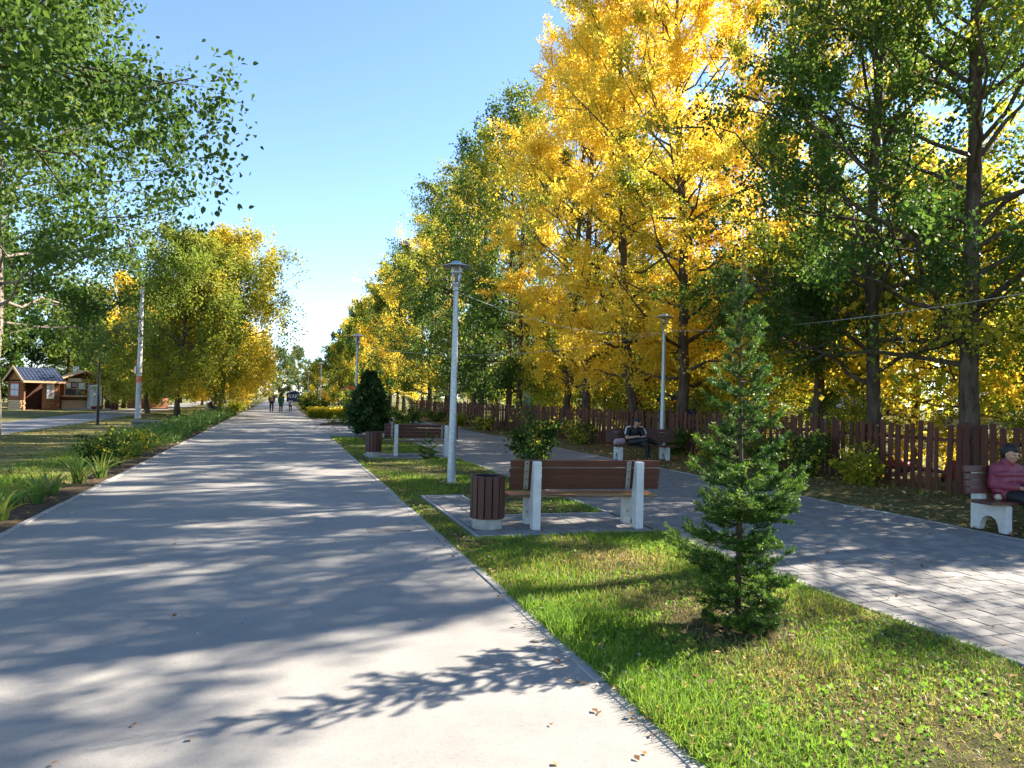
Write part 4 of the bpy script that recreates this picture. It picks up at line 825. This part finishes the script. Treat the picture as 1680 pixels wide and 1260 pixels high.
for x, y, a, mt, lb in ((14.6, 12.9, .4, 'red_paint', 'red toy car glimpsed between the pickets left of the right poplar'), (14.8, 10.4, 1.2, 'inflatable_white', 'white toy car glimpsed between the pickets above the sitting woman'), (14.9, 15.1, 2.0, 'tarp_red', 'red toy car behind the pickets near the second poplar trunk'), (14.7, 19.4, .9, 'inflatable_green', 'green toy car glimpsed between the pickets behind the spruce')):
    ride((x, y), a, mt, lb)
# ------------------------------------------------------------------ kiosks on the left
def text_mesh(s, size, mat, parent, M4, name='lettering', ext=.004):
    cu = bpy.data.curves.new('t', 'FONT'); cu.body = s; cu.size = size; cu.extrude = ext; cu.align_x = 'CENTER'; cu.align_y = 'CENTER'
    me = evaluated_mesh(bpy.data.objects.new('t', cu))
    t = link(name, me, None, parent); me.materials.clear(); me.materials.append(mat); t.matrix_local = M4
    return t
def window(e, x0, x1, z0, z1, y, glass='window_glass', frame='kiosk_pale', nx=2, nz=2):
    f = MB().box(x0 - .05, x1 + .05, y - .04, y - .015, z0 - .05, z1 + .05).build('window', M[frame], e)
    for i in range(nx):
        for j in range(nz):
            w = (x1 - x0) / nx; h = (z1 - z0) / nz
            MB().box(x0 + i * w + .03, x0 + (i + 1) * w - .03, y - .05, y - .042, z0 + j * h + .03, z0 + (j + 1) * h - .03).build('pane', M[glass], f)
    return f
def logs(b, x0, x1, y, z0, z1, r=.075, ax='x'):
    z = z0 + r
    while z < z1 - r * .5:
        b.tube([(x0, y, z), (x1, y, z)] if ax == 'x' else [(y, x0, z), (y, x1, z)], r, 8); z += r * 1.85
k1 = empty('wooden_kiosk', (-17.5, 60.9, 0), R(38), 'brown log kiosk with a blue metal roof and a vertical red lettered sign', 'kiosk', 'wooden kiosks on the left')
b = MB(); logs(b, 1.2, 2.3, .06, 0, 2.15); logs(b, 0, 2.6, .0, 0, 2.15, ax='y'); logs(b, 0, 2.6, 2.3, 0, 2.15, ax='y'); logs(b, 0, 2.3, 2.6, 0, 2.15); b.build('wall', M['kiosk_log'], k1, smooth=True)
MB().box(.08, 2.25, 1.2, 1.25, 0, 2.1).build('back_partition', M['kiosk_dark'], k1); MB().box(.0, 2.3, -.05, 2.6, -.05, .06).build('floor', M['kiosk_dark'], k1)
MB().prism([(-.15, 2.18), (2.75, 2.18), (1.3, 3.02)], -.02, .10, 'yz').build('gable', M['kiosk_log'], k1)
rf = MB().add([(-.25, -.35, 2.10), (2.6, -.35, 2.10), (2.6, 1.3, 3.10), (-.25, 1.3, 3.10), (2.6, 2.95, 2.10), (-.25, 2.95, 2.10)] + [(-.25, -.35, 2.04), (2.6, -.35, 2.04), (2.6, 1.3, 3.04), (-.25, 1.3, 3.04), (2.6, 2.95, 2.04), (-.25, 2.95, 2.04)], [(0, 1, 2, 3), (3, 2, 4, 5), (6, 9, 8, 7), (9, 11, 10, 8), (0, 6, 7, 1), (5, 4, 10, 11), (0, 3, 9, 6), (3, 5, 11, 9), (1, 7, 8, 2), (2, 8, 10, 4)]).build('roof', M['roof_blue'], k1)
for i in range(12):
    x = -.2 + i * .25; MB().bar((x, -.36, 2.115), (x, 1.3, 3.115), .05, .03).build('roof_rib', M['roof_blue'], rf)
for j in range(5):
    t = (j + .5) / 5; MB().bar((-.25, -.35 + 1.65 * t, 2.115 + t), (2.6, -.35 + 1.65 * t, 2.115 + t), .03, .015).build('roof_rib', M['roof_blue'], rf)
MB().bar((-.28, -.38, 2.06), (-.28, 1.3, 3.10), .04, .18).build('barge_board', M['kiosk_pale'], k1); MB().bar((-.28, 2.98, 2.06), (-.28, 1.3, 3.10), .04, .18).build('barge_board', M['kiosk_pale'], k1); MB().box(-.25, 2.6, -.40, -.355, 1.98, 2.12).build('fascia', M['kiosk_pale'], k1)
sg = MB().box(1.45, 1.95, -.085, -.03, .85, 1.98).build('sign_board', M['white_paint'], k1)
text_mesh('БЛИНЫ', .27, M['sign_red'], sg, Matrix.Translation((1.70, -.092, 1.50)) @ Matrix.Rotation(R(90), 4, 'X') @ Matrix.Rotation(R(-90), 4, 'Z'))
MB().box(1.58, 1.82, -.094, -.086, .92, 1.10).build('pancake_picture', M['beige'], sg)
kw_ = empty('window', (0, 2.5, 0), R(-90)); kw_.parent = k1; window(kw_, .5, 1.8, 1.0, 1.9, -.06, 'pale_glass', 'red_paint', 2, 2)
wp = empty('timber_stack', (-17.95, 61.5, 0), R(-52), 'stack of pale timber leaning along the gable of the log kiosk', 'timber')
rg = random.Random(31)
for j in range(5):
    for i in range(2): MB().box(-1.0 + rg.uniform(-.1, .1), 1.0 + rg.uniform(-.1, .1), -.32 + i * .16, -.20 + i * .16, .02 + j * .14, .13 + j * .14).build('board', M['kiosk_pale'], wp)
k2 = empty('wooden_kiosk', (-16.0, 64.0, 0), R(40), 'orange brown wooden kiosk with a bright serving counter and notices in its window', 'kiosk', 'wooden kiosks on the left')
b = MB(); logs(b, 0, 3.2, 0, .75, 2.35, .07); logs(b, 0, 2.4, 0, 0, 2.35, .07, 'y'); logs(b, 0, 2.4, 3.2, 0, 2.35, .07, 'y'); logs(b, 0, 3.2, 2.4, 0, 2.35, .07); b.build('wall', M['kiosk_log'], k2, smooth=True)
MB().box(.05, 2.3, -.10, .05, .03, .72).build('counter_front', M['kiosk_pale'], k2); MB().box(-.1, 2.4, -.45, .05, .98, 1.08).build('counter', M['kiosk_pale'], k2, bevel=.01); MB().box(-.2, 3.5, -.7, .2, -.06, .10).build('porch_deck', M['stall_grey'], k2)
MB().prism([(-.3, 2.35), (3.6, 2.35), (1.5, 3.0)], -.06, .02, 'xz').build('gable', M['kiosk_dark'], k2)
MB().bar((-.5, -.15, 2.28), (1.5, -.15, 3.02), 1.1, .09, (0, 0, 1)).build('roof_slope', M['kiosk_pale'], k2); MB().bar((1.5, -.15, 3.02), (4.0, -.15, 2.25), 1.1, .09).build('roof_slope', M['kiosk_pale'], k2)
MB().box(1.25, 1.55, .5, .8, 2.7, 3.35).build('chimney', M['white_paint'], k2)
wd = window(k2, .25, 2.05, 1.1, 2.15, -.07, 'window_glass', 'kiosk_pale', 2, 2)
for i, (x, z, w, h, mt) in enumerate([(.35, 1.68, .32, .4, 'white_paint'), (.75, 1.75, .4, .3, 'bag_pink'), (1.25, 1.62, .5, .45, 'white_paint'), (1.55, 1.2, .35, .3, 'red_paint'), (.45, 2.18, 1.0, .25, 'white_paint')]): MB().box(x, x + w, -.135, -.128, z, z + h).build('notice', M[mt], wd)
MB().box(2.45, 3.05, -.09, -.07, .12, 2.1).build('door', M['kiosk_dark'], k2)
fr = empty('drinks_fridge', (-13.9, 65.0, 0), R(40), 'white glass fronted drinks fridge standing beside the serving kiosk', 'fridge')
MB().box(-.4, .4, -.3, .3, .02, 1.95).build('cabinet', M['white_paint'], fr, bevel=.02); MB().box(-.33, .33, -.33, -.305, .35, 1.8).build('glass_door', M['pale_glass'], fr); MB().box(-.4, .4, -.32, -.305, .05, .3).build('grille', M['dark_red'], fr)
vm = empty('bottle_cooler', (-12.95, 66.4, 0), R(12), 'dark red drinks cooler printed with two tall bottles', 'cooler')
MB().box(-.48, .48, -.35, .35, .02, 2.0).build('cabinet', M['dark_red'], vm, bevel=.02)
for s_ in (-.23, .23):
    pr = [(-.17, .15), (.17, .15), (.18, .9), (.16, 1.2), (.06, 1.5), (.055, 1.85), (-.055, 1.85), (-.06, 1.5), (-.16, 1.2), (-.18, .9)]
    bo = MB().prism([(x + s_, z) for x, z in pr], -.358, -.352, 'xz').build('printed_bottle', M['cola_dark'], vm); MB().prism([(s_ - .155, 1.21), (s_ + .155, 1.21), (s_ + .06, 1.5), (s_ + .05, 1.82), (s_ - .05, 1.82), (s_ - .06, 1.5)], -.364, -.360, 'xz').build('bottle_glint', M['pale_glass'], bo); MB().prism([(s_ - .185, .92), (s_ + .185, .92), (s_ + .175, 1.12), (s_ - .175, 1.12)], -.364, -.360, 'xz').build('bottle_band', M['bag_pink'], bo)
k3 = empty('wooden_kiosk', (-12.0, 72.0, 0), R(30), 'farther orange wooden kiosk with shelves beyond the drinks cooler', 'kiosk', 'wooden kiosks on the left')
b = MB(); logs(b, 0, 2.6, 0, 0, 1.0, .07); logs(b, 0, 2.2, 0, 0, 2.3, .07, 'y'); logs(b, 0, 2.2, 2.6, 0, 2.3, .07, 'y'); b.build('wall', M['kiosk_log'], k3, smooth=True); MB().bar((-.4, 1.1, 2.3), (1.3, 1.1, 2.9), 2.8, .08).build('roof_slope', M['roof_blue'], k3); MB().bar((1.3, 1.1, 2.9), (3.0, 1.1, 2.3), 2.8, .08).build('roof_slope', M['roof_blue'], k3)
for z in (1.0, 1.4, 1.8): MB().box(.1, 2.5, .1, .5, z, z + .04).build('shelf', M['kiosk_pale'], k3)
# dark kiosk with orange roof and the navy tent
k4 = empty('snack_kiosk', (6.9, 70, 0), 0, 'dark snack kiosk with an orange roof behind the thuja bush', 'kiosk')
MB().box(-1.2, 1.4, -.9, 1.1, -.02, 2.1).build('body', M['black_paint'], k4, bevel=.02); MB().prism([(-1.5, 2.11), (1.7, 2.11), (1.2, 2.45), (-1.0, 2.45)], -1.2, 1.3, 'xz').build('roof', M['orange_roof'], k4, bevel=.02); MB().box(-.9, 1.1, -.93, -.905, 1.0, 1.8).build('hatch', M['window_glass'], k4); MB().box(-1.0, 1.2, -1.25, -.905, .9, .96).build('counter', M['kiosk_dark'], k4)
tn_ = empty('navy_tent', (2.35, 150, 0), 0, 'navy blue tent with a white roof and white letters at the end of the avenue', 'tent')
MB().prism([(-1.25, 0), (1.25, 0), (1.25, 1.75), (.3, 2.15), (-1.25, 1.7)], 0, 3.0, 'xz').build('body', M['navy'], tn_); MB().bar((-1.45, 1.4, 1.70), (.3, 1.4, 2.24), 3.4, .12).build('roof_slope', M['white_paint'], tn_); MB().bar((.3, 1.4, 2.24), (1.6, 1.4, 1.72), 3.4, .12).build('roof_slope', M['white_paint'], tn_)
text_mesh('КАF', .95, M['white_paint'], tn_, Matrix.Translation((-.1, -.02, 1.05)) @ Matrix.Rotation(R(90), 4, 'X'))

# ------------------------------------------------------------------ people
_b = bmesh.new(); bmesh.ops.create_icosphere(_b, subdivisions=2, radius=1); _b.verts.ensure_lookup_table()
ICO_V = np.array([v.co[:] for v in _b.verts]); ICO_F = np.array([[v.index for v in f.verts] for f in _b.faces], dtype=np.int32); _b.free()
def fused(name, caps, voxel, mat, parent, smooth=4):
    VV = []; n_ = 0
    for c in caps:
        p0, r0, p1, r1 = Vector(c[0]), c[1], Vector(c[2]), c[3]; sc_ = c[4] if len(c) > 4 else (1, 1, 1)
        L = (p1 - p0).length; n = max(1, int(L / (min(r0, r1) * .4)) + 1)
        for i in range(n + 1):
            t = i / n; p = p0.lerp(p1, t); r_ = r0 + (r1 - r0) * t
            VV.append(ICO_V * (r_ * np.array(sc_)) + np.array(p)); n_ += 1
            if L < 1e-6: break
    FF = (ICO_F[None] + (np.arange(n_) * len(ICO_V))[:, None, None]).reshape(-1, 3)
    me = np_mesh('tmp', np.concatenate(VV), None, FF); o = bpy.data.objects.new('tmp', me)
    md = o.modifiers.new('r', 'REMESH'); md.mode = 'VOXEL'; md.voxel_size = voxel
    ms = o.modifiers.new('s', 'SMOOTH'); ms.iterations = smooth; ms.factor = .5
    me2 = evaluated_mesh(o)
    me2.materials.clear()
    for p in me2.polygons: p.use_smooth = True
    return link(name, me2, mat, parent)
def hand(w, d, up, r=.011):
    """palm and five curled fingers; w wrist point, d pointing direction, up back of the hand"""
    w = Vector(w); d = Vector(d).normalized(); up = Vector(up).normalized(); s_ = d.cross(up).normalized(); caps = [(w, .026, w + d * .075, .030, (1, 1, 1))]
    for k, (off, l) in enumerate(((-.028, .058), (-.010, .068), (.009, .064), (.027, .050))):
        a = w + d * .085 + s_ * off; b_ = a + d * l * .55 - up * .010; c_ = b_ + d * l * .25 - up * l * .5; caps += [(a, r, b_, r * .92), (b_, r * .92, c_, r * .8)]
    a = w + d * .03 - s_ * .03; caps += [(a, r * 1.2, a + d * .04 - s_ * .025 - up * .01, r), (a + d * .04 - s_ * .025 - up * .01, r, a + d * .07 - s_ * .012 - up * .02, r * .85)]
    return caps
def head_caps(c, f, k=1.0):
    """c head centre, f facing direction"""
    c = Vector(c); f = Vector(f).normalized(); sd = f.cross(Vector((0, 0, 1))).normalized(); up = sd.cross(f).normalized()
    L = [(c + up * .025 * k - f * .01 * k, .088 * k, c + up * .025 * k - f * .01 * k, .088 * k), (c + f * .02 * k - up * .03 * k, .070 * k, c + f * .035 * k - up * .075 * k, .048 * k), (c + f * .088 * k + up * .012 * k, .012 * k, c + f * .108 * k - up * .022 * k, .016 * k), (c + f * .078 * k - up * .062 * k - sd * .02 * k, .011 * k, c + f * .078 * k - up * .062 * k + sd * .02 * k, .011 * k), (c + f * .07 * k + up * .028 * k - sd * .035 * k, .02 * k, c + f * .07 * k + up * .028 * k + sd * .035 * k, .02 * k)]
    for s_ in (-1, 1): L += [(c + sd * s_ * .086 * k + up * .01 * k, .016 * k, c + sd * s_ * .084 * k - up * .025 * k, .012 * k), (c + sd * s_ * .04 * k + f * .055 * k - up * .02 * k, .03 * k, c + sd * s_ * .04 * k + f * .055 * k - up * .02 * k, .03 * k)]
    return L, sd, up
def face_parts(c, f, sd, up, body, k=1.0):
    c = Vector(c); f = Vector(f).normalized()
    for s_ in (-1, 1):
        b = MB(); p = c + f * .078 * k + sd * s_ * .033 * k + up * .012 * k; b.lathe([(0, -.008 * k), (.009 * k, -.004 * k), (.011 * k, 0), (.009 * k, .004 * k), (0, .008 * k)], 8, p); b.build('eye', M['hair_dark'], body)
    b = MB(); p = c + f * .090 * k - up * .062 * k; b.tube([p - sd * .022 * k, p + f * .002, p + sd * .022 * k], .004 * k, 6); b.build('mouth', M['pink_lip'], body)
# the seated woman: local +y is the way she faces
pw = empty('person', (9.55, 7.70, .012), R(177), 'woman in a pink padded jacket sitting on the bench at the right edge', 'person')
hc = (0, .075, 1.035); hf = (-.12, 1, -.22); hcaps, sd, up = head_caps(hc, hf)
caps = hcaps + [((0, .02, .86), .055, (0, .055, .97), .052), ((0, .0, .50), .14, (0, -.01, .80), .13, (1.1, .85, 1))]
for s_ in (-1, 1):
    sh = (s_ * .17, .0, .84); el = (s_ * .235, .03, .62); wr = (s_ * .075, .27, .60); kn = (s_ * .10, .45, .455); an = (s_ * .11, .47, .10)
    caps += [(sh, .05, el, .042), (el, .04, wr, .030), ((s_ * .09, .04, .49), .09, kn, .062), (kn, .06, an, .04), (an, .035, (s_ * .12, .58, .04), .03)] + hand(wr, (-s_ * .25, 1, -.05), (0, 0, 1))
pb = fused('body', caps, .0075, M['skin'], pw); face_parts(hc, hf, sd, up, pb)
jc = [((0, -.005, .50), .185, (0, -.015, .70), .175, (1.1, .95, 1)), ((0, -.015, .70), .175, (0, .0, .83), .125, (1.25, .95, 1)), ((-.14, .0, .84), .085, (.14, .0, .84), .085), ((0, .03, .90), .085, (0, .045, .935), .082), ((-.09, .1, .50), .13, (.09, .1, .50), .13)]
for s_ in (-1, 1): jc += [((s_ * .18, .0, .83), .082, (s_ * .24, .03, .63), .078), ((s_ * .24, .03, .62), .076, (s_ * .09, .25, .60), .052)]
for k in range(4): jc += [((-.16, .06, .54 + k * .075), .12, (.16, .06, .54 + k * .075), .12, (1, .85, .42))]
fused('jacket', jc, .011, M['jacket_pink'], pw, 3)
tc = []
for s_ in (-1, 1): tc += [((s_ * .09, .03, .495), .108, (s_ * .10, .45, .458), .082), ((s_ * .10, .45, .455), .08, (s_ * .11, .47, .12), .062)]
fused('trousers', tc, .012, M['cloth_black'], pw)
fused('shoes', [((s_ * .11, .45, .055), .045, (s_ * .12, .60, .035), .036) for s_ in (-1, 1)], .009, M['shoe'], pw)
c = Vector(hc); f = Vector(hf).normalized()
fused('hair', [(c + up * .05 - f * .03, .094, c + up * .03 - f * .045, .092), (c + up * .075 + f * .03, .058, c + up * .085 + f * .005, .06), (c - f * .06 - up * .02, .065, c - f * .055 - up * .055, .05), (c + sd * .07 + up * .035 - f * .02, .035, c + sd * .07 + up * .0 - f * .035, .03), (c - sd * .07 + up * .035 - f * .02, .035, c - sd * .07 + up * .0 - f * .035, .03)], .009, M['hair_dark'], pw, 2)
ph = MB().box(-.035, .035, -.07, .07, -.005, .005, Matrix.Translation((9.55, 7.33, .655)) @ Matrix.Rotation(.4, 4, 'X')).build('mobile_phone', M['phone'], bevel=.004); tag(ph, 'dark mobile phone in the hands of the woman in pink', 'phone')
bag = MB(); bag.lathe([(0, 0), (.04, .005), (.048, .04), (.03, .075), (0, .08)], 12); tag(bag.build('small_bun', M['beige'], None, True, loc=(9.30, 7.60, .435)), 'small round beige item lying on the bench seat beside the woman', 'item')
# the seated man
pm_ = empty('person', (9.42, 18.62, .012), R(172), 'man in a black shirt with white sleeve stripes sitting on a bench', 'person')
hc = (-.02, .15, 1.05); hf = (-.25, 1, -.75); hcaps, sd, up = head_caps(hc, hf)
rsh, lsh = (.19, .03, .87), (-.19, .03, .87)
caps = hcaps + [((0, .04, .90), .056, (-.01, .10, 1.0), .052), ((0, -.06, .50), .13, (0, .0, .82), .135, (1.15, .8, 1))]
kr, ar = (-.22, .40, .60), (-.50, .34, .50)           # right leg crossed over the left knee
kl, al = (-.20, .42, .47), (-.26, .44, .09)
for s_, sh, kn, an in ((1, rsh, kr, ar), (-1, lsh, kl, al)):
    el = (s_ * .26, .12, .63); wr = (s_ * .07 - .04, .31, .68); hp = (s_ * .09, -.02, .49)
    caps += [(sh, .054, el, .042), (el, .04, wr, .029), (hp, .095, kn, .066), (kn, .062, an, .042)] + hand(wr, (-s_ * .3, 1, .15), (0, 0, 1))
caps += [(ar, .036, (-.60, .44, .50), .03), (al, .036, (-.26, .58, .035), .03)]
pb = fused('body', caps, .0085, M['skin'], pm_); face_parts(hc, hf, sd, up, pb)
fused('shirt', [((0, -.06, .52), .155, (0, .0, .80), .155, (1.15, .82, 1)), ((-.16, .03, .86), .076, (.16, .03, .86), .076), ((.19, .03, .86), .074, (.235, .085, .72), .064), ((-.19, .03, .86), .074, (-.235, .085, .72), .064)], .011, M['cloth_black'], pm_)
for s_ in (-1, 1):
    b = MB(); P_ = [(s_ * .13, .03, .945), (s_ * .19, .03, .935), (s_ * .255, .04, .88), (s_ * .29, .075, .79), (s_ * .302, .09, .73)]
    b.tube(P_, [.02, .024, .024, .022, .018], 8); b.build('sleeve_stripe', M['cloth_white'], pm_, smooth=True)
fused('trousers', [((.09, -.02, .50), .115, kr, .085), (kr, .082, ar, .062), ((-.09, -.02, .50), .115, kl, .085), (kl, .082, al, .06)], .012, M['cloth_black'], pm_)
b = MB(); b.tube([(.12, .06, .615), (-.02, .22, .655), (-.18, .38, .692)], .013, 6); b.build('trouser_stripe', M['cloth_white'], pm_)
fused('shoes', [((-.53, .36, .50), .046, (-.62, .46, .51), .04), ((-.26, .43, .055), .046, (-.26, .60, .038), .038)], .009, M['shoe'], pm_)
c = Vector(hc); f = Vector(hf).normalized()
fused('hair', [(c + up * .05 - f * .03, .092, c + up * .03 - f * .04, .090), (c + up * .08 + f * .03, .05, c + up * .085, .055)], .009, M['hair_dark'], pm_, 2)
a_ = Matrix.Rotation(R(172), 4, 'Z'); pp = Vector((9.42, 18.62, .012)) + a_ @ Vector((-.04, .40, .705))
tag(MB().box(-.036, .036, -.075, .075, -.005, .005, Matrix.Translation(pp) @ Matrix.Rotation(-.5, 4, 'X')).build('mobile_phone', M['phone'], bevel=.004), 'dark mobile phone held by the man in black', 'phone')
bg = fused('shoulder_bag', [((-.1, 0, .1), .09, (.1, 0, .12), .09, (1, .7, 1))], .015, M['bag_pink'], None); bg.location = (9.02, 18.72, .42); tag(bg, 'pale bag on the bench beside the man in black', 'bag')
# walkers and sitters far off
def walker(loc, rz, H, top, legs, label, coat=0.0, pack=None, hairlen=.1):
    k = H / 1.68; e = empty('person', (loc[0], loc[1], 0), rz, label, 'person', 'people walking away along the avenue')
    hc = (0, .02 * k, 1.57 * k); hcaps, sd, up = head_caps(hc, (0, 1, -.05), k * 1.0)
    st_ = (.16, -.14); caps = hcaps + [((0, 0, 1.36 * k), .055 * k, (0, .01, 1.48 * k), .052 * k), ((0, 0, .95 * k), .13 * k, (0, 0, 1.30 * k), .13 * k, (1.15, .75, 1))]; tc = []; cc = [((0, 0, (.95 - coat) * k), (.15 + coat * .12) * k, (0, 0, 1.2 * k), .155 * k, (1.12, .8, 1)), ((-.14 * k, 0, 1.36 * k), .075 * k, (.14 * k, 0, 1.36 * k), .075 * k)]; sh = []
    for i, s_ in enumerate((-1, 1)):
        fy = st_[i] * k; kn = (s_ * .09 * k, .03 + fy * .55, .49 * k); an = (s_ * .09 * k, fy, (.09 if i == 0 else .12) * k); hp = (s_ * .085 * k, 0, .90 * k)
        caps += [(hp, .085 * k, kn, .058 * k), (kn, .055 * k, an, .036 * k)]; tc += [(hp, .10 * k, kn, .072 * k), (kn, .07 * k, an, .052 * k)]; sh += [((an[0], an[1] - .02, .05 * k), .042 * k, (an[0], an[1] + .13 * k, .04 * k), .034 * k)]
        el = (s_ * .23 * k, -fy * .35 - .02, 1.10 * k); wr = (s_ * .22 * k, -fy * .9 + .08, .88 * k); a = (s_ * .18 * k, 0, 1.36 * k)
        caps += [(a, .048 * k, el, .04 * k), (el, .038 * k, wr, .028 * k)] + hand(wr, (0, .25, -1), (s_, 0, 0)); cc += [(a, .07 * k, el, .06 * k), (el, .058 * k, wr, .042 * k)]
    pb = fused('body', caps, .016, M['skin'], e, 2); fused('top', cc, .018, M[top], e, 2); fused('trousers', tc, .018, M[legs], e, 2); fused('shoes', sh, .014, M['shoe'], e, 1)
    c = Vector(hc); fused('hair', [(c + Vector((0, -.03, .04)) * k, .098 * k, c + Vector((0, -.05, -hairlen)) * k, .075 * k)], .014, M['hair_dark'], e, 1)
    if pack: fused('backpack', [((0, -.20 * k, 1.05 * k), .13 * k, (0, -.20 * k, 1.28 * k), .12 * k, (1, .6, 1))], .018, M[pack], e, 2)
    return e
walker((-.72, 67.0), .05, 1.72, 'cloth_maroon', 'cloth_maroon', 'walker in dark red clothes with a pale backpack, left of the three on the avenue', pack='bag_pink')
walker((.05, 67.5), -.05, 1.66, 'cloth_green', 'cloth_black', 'walker in a long green coat, middle of the three on the avenue', coat=.28, hairlen=.18)
walker((.86, 68.5), .1, 1.22, 'cloth_pale', 'cloth_black', 'child in a pale top walking on the avenue, right of the three')
def sitter(loc, rz, top, label):
    e = empty('person', loc, rz, label, 'person', 'people sitting on the far left bench'); hc = (0, .06, 1.12); hcaps, sd, up = head_caps(hc, (0, 1, -.1))
    caps = hcaps + [((0, .02, .94), .055, (0, .04, 1.04), .052), ((0, 0, .52), .14, (0, 0, .86), .14, (1.1, .8, 1))]; tc = []; cc = [((0, 0, .55), .165, (0, 0, .84), .155, (1.12, .85, 1)), ((-.15, 0, .90), .075, (.15, 0, .90), .075)]
    for s_ in (-1, 1):
        kn = (s_ * .1, .44, .48); an = (s_ * .11, .46, .09); el = (s_ * .24, .06, .66); wr = (s_ * .10, .28, .62); a = (s_ * .18, 0, .90)
        caps += [((s_ * .09, .02, .5), .09, kn, .06), (kn, .058, an, .038), (an, .036, (s_ * .11, .6, .04), .03), (a, .048, el, .04), (el, .038, wr, .028)] + hand(wr, (-s_ * .3, 1, 0), (0, 0, 1)); tc += [((s_ * .09, .02, .5), .105, kn, .08), (kn, .078, an, .056)]; cc += [(a, .07, el, .06), (el, .056, wr, .04)]
    fused('body', caps, .016, M['skin'], e, 2); fused('top', cc, .018, M[top], e, 2); fused('trousers', tc, .018, M['cloth_blue'], e, 2); c = Vector(hc); fused('hair', [(c + Vector((0, -.03, .04)), .098, c + Vector((0, -.05, -.03)), .08)], .014, M['hair_dark'], e, 1)
lb_ = copy_tree(bench); lb_.location = (-4.75, 57.4, 0); lb_.rotation_euler = (0, 0, R(-90)); tag(lb_, 'far slatted bench on the left with two sitting people', 'bench', BG)
sitter((-4.72, 57.8, 0), R(-90), 'cloth_black', 'person in a dark top sitting at the far end of the left bench')
sitter((-4.72, 57.1, 0), R(-90), 'cloth_maroon', 'person in a dark red top sitting at the near end of the left bench')

bpy.data.scenes.remove(TMP)
# name look-alike trees by colour and by their order across the view
ORD = ['first', 'second', 'third', 'fourth', 'fifth', 'sixth', 'seventh', 'eighth', 'ninth', 'tenth', 'eleventh', 'twelfth', 'thirteenth', 'fourteenth', 'fifteenth', 'sixteenth', 'seventeenth', 'eighteenth', 'nineteenth', 'twentieth']
TINT = {'leaf_yellow': 'yellow', 'leaf_gold_mix': 'green and gold', 'leaf_green': 'green', 'leaf_yellowgreen': 'yellow green', 'leaf_olive': 'olive green', 'leaf_silver': 'pale green', 'leaf_orange': 'orange'}
def order_labels(group, text, from_right):
    L = [o for o in sc.objects if o.parent is None and o.get('group') == group]
    L.sort(key=lambda o: math.atan2(o.location.x, o.location.y), reverse=from_right)
    for i, o in enumerate(L):
        cr = [c for c in o.children if c.name.startswith('crown')][0]
        o['label'] = TINT.get(cr.material_slots[0].material.name, 'green') + ' ' + text % ORD[i]
order_labels('low trees beyond the fence', 'low tree in the play park beyond the fence, %s from the right', True)
order_labels('saplings close behind the fence', 'bushy sapling close behind the picket fence, %s from the right', True)
order_labels('trees behind the kiosks', 'tree among those behind the kiosks, %s from the left', False)
order_labels('far poplars right of the avenue', 'poplar in the far end of the right row, %s from the right', True)
